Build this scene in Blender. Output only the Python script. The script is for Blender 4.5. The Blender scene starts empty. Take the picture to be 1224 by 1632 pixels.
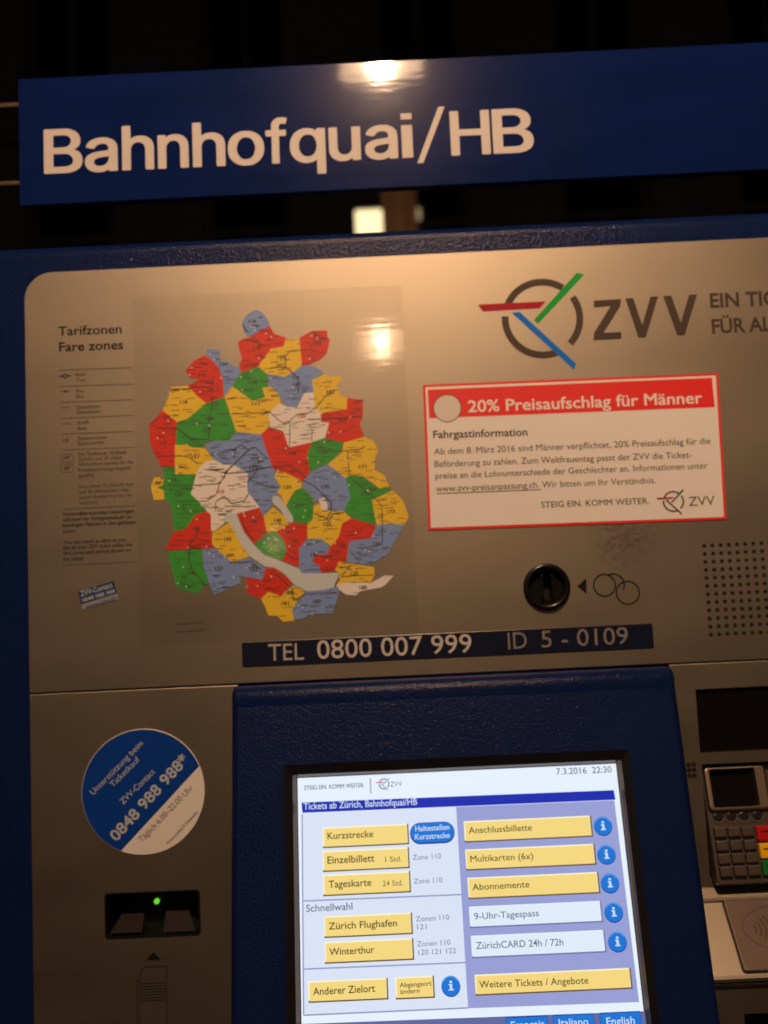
import bpy, bmesh, math, random, json
from mathutils import Vector, Matrix, geometry
random.seed(7)
S = bpy.context.scene
COL = S.collection

# ------------------------------------------------------------------ camera
CW, CH, CF = 1224.0, 1632.0, 1500.0            # photograph size and focal length in its pixels
PITCH, ROLL, YAW = math.radians(5.083), math.radians(-2.681), math.radians(-0.259)
CAM = Vector((0.0, -0.68, 0.0))
_fwd = Vector((math.sin(YAW)*math.cos(PITCH), math.cos(YAW)*math.cos(PITCH), math.sin(PITCH)))
_r = Vector((math.cos(YAW), -math.sin(YAW), 0)); _u = _r.cross(_fwd)
RIGHT = _r*math.cos(ROLL) + _u*math.sin(ROLL)
UP = -_r*math.sin(ROLL) + _u*math.cos(ROLL)
cd = bpy.data.cameras.new('camera')
cam = bpy.data.objects.new('camera', cd); COL.objects.link(cam); S.camera = cam
M = Matrix.Identity(4)
for i in range(3):
    M[i][0] = RIGHT[i]; M[i][1] = UP[i]; M[i][2] = -_fwd[i]; M[i][3] = CAM[i]
cam.matrix_world = M
cd.sensor_fit = 'VERTICAL'; cd.sensor_height = 36.0; cd.lens = 36.0*CF/CH
cd.clip_start = 0.01; cd.clip_end = 500
cd.dof.use_dof = True; cd.dof.focus_distance = 0.57; cd.dof.aperture_fstop = 4.8

# ------------------------------------------------------------------ night sky
w = bpy.data.worlds.new('World'); S.world = w; w.use_nodes = True
nt = w.node_tree; bg = nt.nodes['Background']
sky = nt.nodes.new('ShaderNodeTexSky'); sky.sky_type = 'NISHITA'; sky.sun_disc = False
sky.sun_elevation = math.radians(-3); sky.sun_rotation = math.radians(200)
nt.links.new(sky.outputs[0], bg.inputs[0]); bg.inputs[1].default_value = 0.12
S.view_settings.view_transform = 'Standard'; S.view_settings.look = 'None'
S.view_settings.exposure = 0; S.view_settings.gamma = 1
S.cycles.max_bounces = 6; S.cycles.transparent_max_bounces = 12
S.cycles.sample_clamp_indirect = 4

LAMPB, LAMPA = 6900.0, 240.0      # radiance of the two lamp bulbs

# ------------------------------------------------------------------ materials
def lin(c):
    return tuple(((x/255)/12.92 if x/255 <= .04045 else ((x/255+.055)/1.055)**2.4) for x in c)
def mat(name, col, rough=.5, metal=0.0, var=.06, scale=60, bump=0.0, bscale=400, spec=.5, stretch=(1, 1, 1), coat=0.0, emit=None, es=1.0, rvar=0.0, bdist=.0004):
    m = bpy.data.materials.new(name); m.use_nodes = True
    t = m.node_tree; b = t.nodes['Principled BSDF']
    tc = t.nodes.new('ShaderNodeTexCoord'); mp = t.nodes.new('ShaderNodeMapping'); mp.inputs['Scale'].default_value = stretch
    t.links.new(tc.outputs['Object'], mp.inputs[0])
    n = t.nodes.new('ShaderNodeTexNoise'); n.inputs['Scale'].default_value = scale; n.inputs['Detail'].default_value = 5
    t.links.new(mp.outputs[0], n.inputs['Vector'])
    mx = t.nodes.new('ShaderNodeMix'); mx.data_type = 'RGBA'
    mx.inputs[6].default_value = (*[max(0, c*(1-var)) for c in col], 1); mx.inputs[7].default_value = (*[min(1, c*(1+var)) for c in col], 1)
    t.links.new(n.outputs[0], mx.inputs[0]); t.links.new(mx.outputs[2], b.inputs['Base Color'])
    b.inputs['Roughness'].default_value = rough; b.inputs['Metallic'].default_value = metal
    b.inputs['Specular IOR Level'].default_value = spec
    if rvar:
        mr = t.nodes.new('ShaderNodeMapRange'); mr.inputs[3].default_value = max(.02, rough-rvar); mr.inputs[4].default_value = rough+rvar
        t.links.new(n.outputs[0], mr.inputs[0]); t.links.new(mr.outputs[0], b.inputs['Roughness'])
    if coat: b.inputs['Coat Weight'].default_value = coat; b.inputs['Coat Roughness'].default_value = .05
    if bump:
        n2 = t.nodes.new('ShaderNodeTexNoise'); n2.inputs['Scale'].default_value = bscale; n2.inputs['Detail'].default_value = 3
        t.links.new(mp.outputs[0], n2.inputs['Vector'])
        bp = t.nodes.new('ShaderNodeBump'); bp.inputs['Strength'].default_value = bump; bp.inputs['Distance'].default_value = bdist
        t.links.new(n2.outputs[0], bp.inputs['Height']); t.links.new(bp.outputs[0], b.inputs['Normal']); t.links.new(bp.outputs[0], b.inputs['Coat Normal'])
    if emit:
        b.inputs['Emission Color'].default_value = (*emit, 1); b.inputs['Emission Strength'].default_value = es
    return m
def glow(name, rgb, k=.98):        # a pixel colour of the lit display: it gives light, and its glass still shines
    c = lin(rgb)
    return mat(name, (.01, .01, .01), rough=.18, emit=c, es=k)
BLUE = mat('blue_powder_coat', (.004, .013, .068), rough=.23, spec=.12, bump=1.0, bscale=560, scale=8, var=.15, bdist=.0005)
SIGNBLUE = mat('blue_enamel_sheet', (.0030, .012, .080), rough=.25, rvar=.05, spec=.02, coat=.55, scale=12, stretch=(1, 1, 5), var=.35, bump=.07, bscale=60, bdist=.0004)
METAL = mat('silver_lacquered_sheet', (.330, .296, .238), rough=.485, metal=1.0, scale=9, var=.07, bump=.2, bscale=1300, bdist=.0003, rvar=.065, stretch=(1, 1, 2.5))
METALDARK = mat('worn_grey_metal', (.13, .11, .092), rough=.42, metal=.8, scale=40, var=.2, bump=.1, bscale=300)
CAST = mat('polished_cast_metal', (.33, .27, .21), rough=.42, metal=1, scale=60, var=.12)
BLACK = mat('black_plastic', (.008, .008, .009), rough=.35, bump=.1)
# the upper plate: the same lacquer with a dusty burst of soot below the notice
METALUP = mat('silver_lacquered_sheet_with_soot', (.330, .296, .238), rough=.485, metal=1.0, scale=9, var=.07, bump=.2, bscale=1300, bdist=.0003, rvar=.065, stretch=(1, 1, 2.5))
def soot(m, cx, cz):
    t = m.node_tree; b = t.nodes['Principled BSDF']; N = t.nodes.new; L = t.links.new
    def ma(op, *a):
        n = N('ShaderNodeMath'); n.operation = op
        for i, x in enumerate(a):
            if isinstance(x, (int, float)): n.inputs[i].default_value = x
            else: L(x, n.inputs[i])
        return n.outputs[0]
    g = N('ShaderNodeNewGeometry'); sp = N('ShaderNodeSeparateXYZ'); L(g.outputs['Position'], sp.inputs[0])
    dx = ma('SUBTRACT', sp.outputs[0], cx); dz = ma('SUBTRACT', sp.outputs[2], cz)
    r = ma('SQRT', ma('ADD', ma('MULTIPLY', dx, dx), ma('MULTIPLY', ma('MULTIPLY', dz, dz), 1.3)))
    an = ma('ARCTAN2', dz, dx); cb = N('ShaderNodeCombineXYZ'); L(ma('MULTIPLY', an, 3.2), cb.inputs[0]); L(ma('MULTIPLY', r, 110), cb.inputs[1])
    nz = N('ShaderNodeTexNoise'); nz.inputs['Scale'].default_value = 1.6; nz.inputs['Detail'].default_value = 4; L(cb.outputs[0], nz.inputs['Vector'])
    fall = ma('MAXIMUM', ma('SUBTRACT', 1.0, ma('DIVIDE', r, .032)), 0.0)
    n3 = N('ShaderNodeTexNoise'); n3.inputs['Scale'].default_value = 160; n3.inputs['Detail'].default_value = 4; L(g.outputs['Position'], n3.inputs['Vector'])
    k = ma('MULTIPLY', ma('MULTIPLY', fall, ma('MAXIMUM', ma('MULTIPLY', ma('SUBTRACT', nz.outputs[0], .36), 3.2), 0.0)), ma('MULTIPLY', n3.outputs[0], 1.5)); k = ma('MINIMUM', k, .55)
    mx = N('ShaderNodeMix'); mx.data_type = 'RGBA'; L(k, mx.inputs[0]); src = b.inputs['Base Color'].links[0].from_socket; L(src, mx.inputs[6]); mx.inputs[7].default_value = (.05, .035, .025, 1); L(mx.outputs[2], b.inputs['Base Color'])
soot(METALUP, .170, .036)
BLACKSAT = mat('black_shiny_plastic', (.006, .006, .006), rough=.26)
GLASS = mat('dark_window_glass', (.006, .005, .005), rough=.1, spec=.15)
COINBLACK = mat('dull_black_plastic', (.004, .004, .004), rough=.7, spec=.1)
HOLE = mat('dark_hole', (.004, .003, .003), rough=.9)
KEY = mat('grey_key_metal', (.10, .08, .068), rough=.42, metal=.6, scale=200, var=.2)
KRED = mat('red_key', lin((170, 12, 12)), rough=.35); KYEL = mat('yellow_key', lin((225, 175, 20)), rough=.35); KGRN = mat('green_key', lin((10, 105, 45)), rough=.35)
CREAM = mat('white_vinyl_lettering', (.76, .75, .74), rough=.45, var=.03)
SIGNTXT = mat('aged_white_vinyl', (.52, .50, .49), rough=.5, var=.04, spec=.3)
SILVERTXT = mat('pale_grey_lettering', (.42, .40, .38), rough=.4, var=.05)
BROWNTXT = mat('dark_grey_print', (.030, .024, .023), rough=.55, var=.05, spec=.2)
LOGOTXT = mat('logo_grey_brown', (.062, .046, .039), rough=.55, spec=.2)
IDTXT = mat('dull_grey_lettering', (.20, .19, .18), rough=.45, var=.05)
GREYTXT = mat('mid_grey_print', (.055, .045, .04), rough=.55, var=.1, spec=.2)
FAINT = mat('faint_grey_print', (.07, .058, .05), rough=.55, var=.1, spec=.2)
BLACKTXT = mat('black_print', (.010, .008, .007), rough=.55, spec=.15)
NAVY = mat('navy_strip_sheet', (.006, .010, .03), rough=.3, var=.2)
LRED = mat('logo_red', (.36, .010, .03), rough=.5, spec=.15); LGREEN = mat('logo_green', (.010, .36, .05), rough=.5, spec=.15); LBLUE = mat('logo_blue', (.004, .17, .68), rough=.5, spec=.15)
PAPER = mat('white_paper', (.74, .74, .73), rough=.6, var=.03, scale=30, bump=.35, bscale=22, bdist=.0015)
PRED = mat('red_print', (.74, .016, .016), rough=.5, var=.04)
STBLUE = mat('sticker_blue', (.004, .045, .30), rough=.35, spec=.25, var=.06)
STWHITE = mat('sticker_white', (.72, .72, .70), rough=.4, var=.03)
STTXT = mat('pale_blue_print', (.42, .50, .56), rough=.45)
INKBLUE = mat('ink_blue_print', (.05, .07, .14), rough=.5)
ZC = {'r': mat('map_red', (.68, .035, .02), rough=.45, var=.05), 'y': mat('map_yellow', (.80, .58, .04), rough=.45, var=.05),
      'g': mat('map_green', (.04, .36, .05), rough=.45, var=.05), 'b': mat('map_blue', (.20, .33, .70), rough=.45, var=.05),
      'w': mat('map_white', (.80, .79, .78), rough=.45, var=.03), 'l': mat('map_lake_grey', (.56, .66, .72), rough=.45, var=.04)}
LINEBLACK = mat('map_line_black', (.055, .048, .045), rough=.5); MAPRED = mat('map_red_number', (.5, .06, .04), rough=.5)

# ------------------------------------------------------------------ planes: pixel -> point on a surface
def ray(px, py):
    return (px-CW/2)*RIGHT - (py-CH/2)*UP + CF*_fwd
class Plane:
    def __init__(s, o, u, v):
        s.o = Vector(o); s.u = Vector(u).normalized(); s.v = Vector(v).normalized(); s.n = s.u.cross(s.v).normalized()
        # n points to the viewer (-Y)
    def at(s, px, py):
        d = ray(px, py); t = (s.o-CAM).dot(s.n)/d.dot(s.n); q = CAM+d*t-s.o
        return (q.dot(s.u), q.dot(s.v))
    def pt(s, a, b, h=0.0):
        return s.o + s.u*a + s.v*b + s.n*h
FACE = Plane((0, 0, 0), (1, 0, 0), (0, 0, 1))
def rot2(A, B, pl):        # a copy of a plane, its u axis running from A to B
    a, b = pl.at(*A), pl.at(*B)
    u = (pl.u*(b[0]-a[0])+pl.v*(b[1]-a[1])).normalized()
    return Plane(pl.pt(*a), u, pl.n.cross(u))

# ------------------------------------------------------------------ mesh collecting
class MB:
    def __init__(s): s.v = []; s.f = []; s.m = []; s.mats = []; s.smooth = []
    def mi(s, m):
        if m not in s.mats: s.mats.append(m)
        return s.mats.index(m)
    def add(s, verts, faces, m, smooth=False):
        k = len(s.v); s.v += [Vector(x) for x in verts]; i = s.mi(m)
        for f in faces: s.f.append(tuple(j+k for j in f)); s.m.append(i); s.smooth.append(smooth)
    def build(s, name, parent=None, label=None, kind=None, cat=None, group=None):
        lo = Vector([min(p[i] for p in s.v) for i in range(3)]); hi = Vector([max(p[i] for p in s.v) for i in range(3)])
        c = (lo+hi)/2
        me = bpy.data.meshes.new(name); me.from_pydata([p-c for p in s.v], [], s.f)
        for m in s.mats: me.materials.append(m)
        me.polygons.foreach_set('material_index', s.m); me.polygons.foreach_set('use_smooth', s.smooth); me.update()
        o = bpy.data.objects.new(name, me); COL.objects.link(o)
        o.location = c
        if parent:
            o.parent = parent; q = parent; off = Vector((0, 0, 0))
            while q: off += q.location; q = q.parent
            o.location = c-off
        tag(o, label, cat, group, kind)
        return o
def tag(o, label=None, cat=None, group=None, kind=None):
    for k, x in (('label', label), ('category', cat), ('group', group), ('kind', kind)):
        if x: o[k] = x
def empty(name, loc, label, cat, group=None):
    o = bpy.data.objects.new(name, None); COL.objects.link(o); o.location = loc; o.empty_display_size = .05
    tag(o, label, cat, group); return o
def area2(l): return sum(l[i-1][0]*l[i][1]-l[i][0]*l[i-1][1] for i in range(len(l)))/2
def inset(l, d):
    """mitred inward offset of a counter-clockwise polygon"""
    out = []
    for i in range(len(l)):
        a, b, c = l[i-1], l[i], l[(i+1) % len(l)]
        d1 = Vector((b[0]-a[0], b[1]-a[1])); d2 = Vector((c[0]-b[0], c[1]-b[1]))
        if d1.length < 1e-9 or d2.length < 1e-9: out.append(tuple(b)); continue
        d1.normalize(); d2.normalize(); n1 = Vector((-d1.y, d1.x)); n2 = Vector((-d2.y, d2.x))
        k = max(1+n1.dot(n2), .4); m = (n1+n2)/k
        out.append((b[0]+m.x*d, b[1]+m.y*d))
    return out
def ccw(l): return list(l) if area2(l) > 0 else list(l)[::-1]
def flat(mb, pl, outer, m, h=0.0, holes=()):
    loops = [ccw(outer)]+[ccw(x) for x in holes]
    vs = [pl.pt(a, b, h) for l in loops for a, b in l]
    if len(loops) == 1 and len(outer) <= 4: mb.add(vs, [tuple(range(len(vs)))], m); return
    tri = geometry.tessellate_polygon([[Vector((a, b, 0)) for a, b in l] for l in loops])
    fl = [p for l in loops for p in l]; fs = []
    for t in tri:
        ar = (fl[t[1]][0]-fl[t[0]][0])*(fl[t[2]][1]-fl[t[0]][1])-(fl[t[2]][0]-fl[t[0]][0])*(fl[t[1]][1]-fl[t[0]][1])
        if abs(ar) < 1e-14: continue
        fs.append(tuple(t) if ar > 0 else tuple(t[::-1]))
    mb.add(vs, fs, m)
def slab(mb, pl, outer, m, top, bot, bev=0.0, holes=(), steps=2, hm=None, hbot=None, back=False):
    """a plate with bevelled rim and open holes, from height bot up to top"""
    o = ccw(outer)
    if bev:
        rings = []
        for k in range(steps+1):
            t = k/steps*math.pi/2; rings.append((inset(o, bev*(1-math.sin(t))), top-bev*(1-math.cos(t))))
    else: rings = [(o, top)]
    rings.append((o, bot))
    flat(mb, pl, rings[0][0], m, top, holes)
    n = len(o)
    for (A, ha), (B, hb) in zip(rings, rings[1:]):
        vs = [pl.pt(a, b, ha) for a, b in A]+[pl.pt(a, b, hb) for a, b in B]
        mb.add(vs, [(i, i+n, (i+1) % n+n, (i+1) % n) for i in range(n)], m, False)
    for l in holes:
        l = ccw(l); k = len(l); hb = bot if hbot is None else hbot
        vs = [pl.pt(a, b, top) for a, b in l]+[pl.pt(a, b, hb) for a, b in l]
        mb.add(vs, [((i+1) % k, (i+1) % k+k, i+k, i) for i in range(k)], hm or m)
    if back: flat(mb, pl, o[::-1], m, bot)
def rect(a0, b0, a1, b1):
    a0, a1 = sorted((a0, a1)); b0, b1 = sorted((b0, b1)); return [(a0, b0), (a1, b0), (a1, b1), (a0, b1)]
def rrect(a0, b0, a1, b1, r, n=6):
    a0, a1 = sorted((a0, a1)); b0, b1 = sorted((b0, b1)); out = []
    for cx, cy, s in ((a1-r, b0+r, -90), (a1-r, b1-r, 0), (a0+r, b1-r, 90), (a0+r, b0+r, 180)):
        for k in range(n+1):
            t = math.radians(s+90*k/n); out.append((cx+r*math.cos(t), cy+r*math.sin(t)))
    return out
def prect(pl, A, B):
    a, b = pl.at(*A), pl.at(*B); return (*a, *b)
def circ(cx, cy, r, n=32, a0=0, a1=360):
    return [(cx+r*math.cos(math.radians(a0+(a1-a0)*k/n)), cy+r*math.sin(math.radians(a0+(a1-a0)*k/n))) for k in range(n)]
def ring(mb, pl, cx, cy, r0, r1, m, h, a0=0, a1=360, n=40):
    vs = []
    for k in range(n+1):
        t = math.radians(a0+(a1-a0)*k/n)
        vs += [pl.pt(cx+r0*math.cos(t), cy+r0*math.sin(t), h), pl.pt(cx+r1*math.cos(t), cy+r1*math.sin(t), h)]
    mb.add(vs, [(2*k, 2*k+1, 2*k+3, 2*k+2) for k in range(n)], m)
def lathe(mb, pl, cx, cy, prof, m, n=40, smooth=True):
    vs = []
    for r, h in prof:
        vs += [pl.pt(cx+r*math.cos(2*math.pi*k/n), cy+r*math.sin(2*math.pi*k/n), h) for k in range(n)]
    fs = []
    for j in range(len(prof)-1):
        for k in range(n): fs.append((j*n+k, j*n+(k+1) % n, (j+1)*n+(k+1) % n, (j+1)*n+k))
    mb.add(vs, fs, m, smooth)
def line(mb, pl, pts, wd, m, h):
    """a printed line through local points"""
    for p, q in zip(pts, pts[1:]):
        d = Vector((q[0]-p[0], q[1]-p[1]))
        if d.length < 1e-7: continue
        d.normalize(); x, y = -d.y*wd/2, d.x*wd/2
        flat(mb, pl, [(p[0]+x, p[1]+y), (p[0]-x, p[1]-y), (q[0]-x, q[1]-y), (q[0]+x, q[1]+y)], m, h)
def pline(mb, pl, pix, wpx, m, h):
    line(mb, pl, [pl.at(*p) for p in pix], wpx*PX, m, h)
PX = 0.68/CF/0.99
def box(mb, lo, hi, m):
    x0, y0, z0 = lo; x1, y1, z1 = hi
    vs = [(x0, y0, z0), (x1, y0, z0), (x1, y1, z0), (x0, y1, z0), (x0, y0, z1), (x1, y0, z1), (x1, y1, z1), (x0, y1, z1)]
    mb.add(vs, [(0, 3, 2, 1), (4, 5, 6, 7), (0, 1, 5, 4), (1, 2, 6, 5), (2, 3, 7, 6), (3, 0, 4, 7)], m)

# ------------------------------------------------------------------ lettering
_tc = {}
def glyphs(body, bold):
    key = (body, bold)
    if key not in _tc:
        c = bpy.data.curves.new('text', 'FONT'); c.body = body; c.resolution_u = 3; c.offset = bold
        o = bpy.data.objects.new('text', c); COL.objects.link(o)
        me = o.evaluated_get(bpy.context.evaluated_depsgraph_get()).to_mesh()
        _tc[key] = ([(v.co.x, v.co.y) for v in me.vertices], [tuple(p.vertices) for p in me.polygons])
        o.to_mesh_clear(); bpy.data.objects.remove(o); bpy.data.curves.remove(c)
    return _tc[key]
CAPH = max(p[1] for p in glyphs('H', 0)[0])
def text(mb, pl, body, A, B, cap, m, h, bold=0.0, fit=None):
    """a line of print with its baseline from pixel A to pixel B and capitals cap pixels high"""
    if bold and ('M' in body or '*' in body):                 # thicken by a second and third pass, a hair apart
        wd = bold*2.2*cap
        for k, (dx, dy) in enumerate(((-.5, .3), (.5, -.3), (-.5, -.3), (.5, .3))):
            text(mb, pl, body, (A[0]+dx*wd, A[1]+dy*wd), (B[0]+dx*wd, B[1]+dy*wd), cap, m, h+k*4e-6, 0, fit)
        return
    vs, fs = glyphs(body, bold)
    fv = glyphs(fit, bold)[0] if fit else vs
    x0, x1 = min(v[0] for v in fv), max(v[0] for v in fv)
    a, b = pl.at(*A), pl.at(*B); d = Vector((b[0]-a[0], b[1]-a[1])); L = d.length; d.normalize()
    up = Vector((-d.y, d.x)); sx = L/(x1-x0)
    sy = cap*L/math.dist(A, B)/CAPH
    pts = []
    for x, y in vs:
        q = Vector(a)+d*(x-x0)*sx+up*y*sy; pts.append(pl.pt(q.x, q.y, h))
    mb.add(pts, fs, m)
TITLE = json.loads('''{"B":[[[18,0],[438,0],[492,6],[562,26],[614,51],[662,87],[689,117],[715,162],[734,239],[734,316],[724,367],[699,425],[683,447],[649,481],[574,524],[620,551],[654,582],[670,604],[689,649],[696,678],[696,771],[676,838],[651,886],[604,933],[534,974],[486,990],[421,1000],[18,1000],[0,989],[0,11]],[[181,147],[181,436],[425,433],[479,413],[508,388],[538,351],[558,293],[551,239],[542,216],[511,179],[476,160],[415,147]],[[181,577],[181,853],[396,853],[447,840],[481,816],[500,793],[516,758],[519,697],[500,649],[457,603],[409,583],[364,577]]],"a":[[[229,-16],[319,-16],[370,-7],[428,19],[463,45],[465,11],[482,0],[620,0],[638,11],[638,511],[628,588],[619,617],[593,662],[550,705],[479,743],[438,756],[370,766],[271,763],[184,740],[139,718],[98,689],[74,668],[45,630],[22,588],[22,559],[40,548],[139,519],[181,522],[192,530],[208,562],[245,599],[271,612],[322,625],[377,622],[412,609],[436,588],[458,543],[462,492],[450,477],[415,468],[232,445],[136,420],[59,375],[29,341],[13,312],[0,261],[0,187],[10,139],[29,98],[69,51],[104,26],[149,3]],[[274,125],[213,144],[186,175],[173,213],[186,261],[204,282],[239,301],[303,317],[377,327],[465,338],[462,258],[442,207],[396,154],[367,138],[312,125]]],"h":[[[18,0],[155,0],[173,11],[176,489],[196,543],[232,590],[264,609],[312,622],[357,619],[402,599],[433,566],[455,511],[462,457],[462,11],[479,0],[617,0],[633,10],[635,460],[631,537],[615,607],[590,659],[540,712],[505,734],[450,756],[386,766],[335,766],[284,760],[255,750],[220,734],[175,702],[173,989],[155,1000],[18,1000],[2,990],[0,11]]],"n":[[[18,0],[155,0],[173,11],[176,489],[189,530],[218,575],[245,599],[280,615],[341,622],[393,606],[433,566],[455,511],[462,457],[462,11],[479,0],[617,0],[635,11],[635,220],[635,489],[628,559],[603,636],[577,675],[543,708],[505,734],[450,756],[386,766],[335,766],[284,760],[239,744],[204,724],[171,699],[170,745],[152,756],[18,756],[0,745],[0,11]]],"o":[[[312,-15],[399,-15],[470,-3],[524,20],[588,61],[631,105],[673,169],[696,226],[712,307],[715,387],[708,467],[686,550],[654,614],[601,677],[550,715],[476,751],[399,763],[296,763],[239,751],[175,722],[120,683],[74,634],[38,576],[13,505],[0,425],[0,323],[10,259],[32,188],[77,111],[130,58],[178,26],[245,-3]],[[354,126],[312,132],[274,148],[237,182],[218,207],[199,246],[183,300],[176,339],[176,409],[199,502],[231,560],[268,597],[296,613],[335,622],[361,622],[396,619],[438,603],[481,563],[500,534],[532,444],[538,403],[538,345],[516,249],[494,204],[471,175],[421,138]]],"f":[[[159,0],[296,0],[314,11],[314,617],[460,619],[478,630],[478,745],[460,756],[316,756],[314,829],[327,867],[354,891],[405,894],[421,888],[460,888],[478,899],[503,986],[503,1014],[495,1019],[476,1029],[431,1038],[319,1038],[280,1029],[232,1006],[179,963],[151,915],[141,877],[141,758],[18,756],[0,745],[2,628],[18,619],[141,617],[141,11]]],"q":[[[540,-270],[678,-270],[696,-259],[696,745],[678,756],[543,756],[526,745],[524,695],[498,717],[444,749],[373,766],[300,766],[252,759],[181,730],[120,692],[74,642],[32,568],[13,511],[0,427],[0,325],[13,241],[29,190],[71,113],[93,84],[130,51],[191,12],[255,-10],[312,-17],[396,-13],[466,12],[521,54],[522,-259]],[[335,128],[274,147],[237,181],[215,213],[196,254],[179,315],[176,415],[183,456],[199,507],[237,572],[258,592],[290,612],[325,621],[367,621],[402,615],[431,602],[465,572],[487,540],[516,463],[526,366],[510,267],[490,219],[465,181],[415,141],[367,128]]],"u":[[[232,-10],[316,-10],[373,3],[431,32],[463,58],[465,11],[482,0],[617,0],[635,11],[635,745],[617,756],[479,756],[462,745],[458,277],[446,229],[433,203],[413,181],[402,167],[373,147],[329,135],[290,135],[245,147],[205,184],[186,219],[173,277],[173,745],[155,756],[18,756],[0,745],[0,236],[10,175],[42,101],[85,51],[162,6]]],"H":[[[18,0],[162,0],[179,11],[181,439],[627,439],[628,11],[646,0],[790,0],[808,11],[808,989],[803,990],[790,1000],[646,1000],[628,989],[627,583],[181,583],[179,989],[162,1000],[18,1000],[0,989],[0,11]]]}''')
def fill_loops(mb, pl, loops, m, h):
    def ins(p, l):
        c = False
        for i in range(len(l)):
            a, b = l[i], l[i-1]
            if (a[1] > p[1]) != (b[1] > p[1]) and p[0] < (b[0]-a[0])*(p[1]-a[1])/(b[1]-a[1])+a[0]: c = not c
        return c
    outs = [l for l in loops if not any(o is not l and ins(l[0], o) and abs(area2(o)) > 3*abs(area2(l)) for o in loops)]
    for k, o in enumerate(outs):
        flat(mb, pl, o, m, h+k*2e-5, [l for l in loops if l not in outs and ins(l[0], o)])

# ------------------------------------------------------------------ ground and lamps
GZ = -1.36
mb = MB(); PAVE = mat('asphalt_paving', (.05, .048, .045), rough=.9, scale=300, var=.4, bump=.5, bscale=250)
flat(mb, Plane((0, 0, GZ), (1, 0, 0), (0, 1, 0)), rect(-60, -60, 60, 60), PAVE)
mb.build('ground', kind='structure')
WARM = (1.0, .61, .36)
def ceiling_lamp(loc, w, h, rb, Lb, Lp, label, tgt):
    t = empty('ceiling_lamp', loc, label, 'lamp')
    n = (Vector(tgt)-Vector(loc)).normalized(); u = n.cross(Vector((0, 0, 1))).normalized() * -1
    v = n.cross(u)
    if v.z < 0: v = -v
    if u.cross(v).dot(n) < 0: u = -u
    pl = Plane(loc, u, v)
    HOUSE = mat('lamp_housing_grey', (.2, .2, .2), rough=.5)
    mb = MB(); slab(mb, pl, rrect(-w/2-.012, -h/2-.012, w/2+.012, h/2+.012, .012), HOUSE, 0, -.07, .004, [rrect(-w/2, -h/2, w/2, h/2, .006)], hbot=-.03, back=True)
    mb.build('housing', t)
    mb = MB(); flat(mb, pl, rrect(-w/2, -h/2, w/2, h/2, .006), mat('lit_reflector', (.5, .5, .5), emit=WARM, es=Lp), -.028); mb.build('reflector', t)
    mb = MB(); lathe(mb, pl, 0, 0, [(rb, -.024), (rb*.98, -.012), (rb*.8, -.003), (rb*.4, .003), (.0005, .005)], mat('lit_bulb', (.5, .5, .5), emit=WARM, es=Lb)); mb.build('bulb', t)
    mb = MB(); mb2 = Plane(Vector(loc)-n*.05+Vector((0, 0, h/2)), (1, 0, 0), (0, 1, 0)); lathe(mb, mb2, 0, 0, [(.008, .0), (.008, .9)], HOUSE, 12); mb.build('hanger', t)
def mirror(px, py, D, y0=0):
    d = ray(px, py); t = (y0-CAM.y)/d.y; q = CAM+d*t; r = Vector((d.x, -d.y, d.z)); s = D/-r.y
    return q+r*s
LB = mirror(607, 100, 1.0); LA = mirror(607, 546, 3.6)
ceiling_lamp(LB, .155, .058, .016, LAMPB, 6.0, 'near warm lamp hanging above the viewer, mirrored in the blue sign', (0, 0, .1))
LC = mirror(436, 868, 6.0)
ceiling_lamp(LC, .12, .10, .028, 25.0, 3.0, 'small distant warm lamp behind the viewer, faintly mirrored low on the map film', (0, 0, 0))
ceiling_lamp(LA, .21, .12, .030, LAMPA, 9.0, 'farther warm lamp behind the viewer, mirrored in the map film', (0, 0, 0))

# ------------------------------------------------------------------ things far behind the machine
FAR = Plane((0, 3.0, 0), (1, 0, 0), (0, 0, 1))
WOODC = mat('brown_stone_pillar', (.16, .09, .045), rough=.8, scale=12, var=.35, bump=.3, bscale=30)
t = empty('pillar', (0.12, 3.0, GZ), 'brown square pillar seen through the gap under the blue sign', 'pillar')
a = FAR.at(609, 350)[0]; b = FAR.at(665, 350)[0]
mb = MB(); box(mb, (a+.02, 3.02, GZ), (b-.02, 3.25, 2.12), WOODC); mb.build('core', t)
for i in range(3):
    x0 = a+(b-a)*(0, .28, .80)[i]; x1 = a+(b-a)*(.22, .74, 1)[i]
    mb = MB(); slab(mb, FAR, rect(x0, GZ, x1, 2.12), WOODC, 0, -.02, .006); mb.build('panel', t)
BACK = Plane((0, 3.4, 0), (1, 0, 0), (0, 0, 1))
def shop_window(A, B, e, label):
    a0, b0 = BACK.at(*A); a1, b1 = BACK.at(*B)
    t = empty('lit_window', ((a0+a1)/2, 3.4, b1), label, 'window')
    mb = MB(); slab(mb, BACK, rect(a0-.02, b1-.02, a1+.02, b0+.02), BLACK, .01, -.04, .003, [rect(a0, b1, a1, b0)], hbot=-.01); mb.build('frame', t)
    mb = MB(); flat(mb, BACK, rect(a0, b1, a1, b0), mat('lit_pane', (.5, .45, .3), rough=.3, emit=(1, .80, .42), es=e), -.006); mb.build('pane', t)
    mb = MB(); box(mb, ((a0+a1)/2-.02, 3.42, GZ), ((a0+a1)/2+.02, 3.46, b1), BLACK); mb.build('post', t)
shop_window((566, 335), (612, 385), 1.5, 'bright yellowish lit pane left of the brown pillar in the gap')
shop_window((660, 331), (671, 352), .28, 'narrow dim lit pane right of the brown pillar in the gap')
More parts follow.
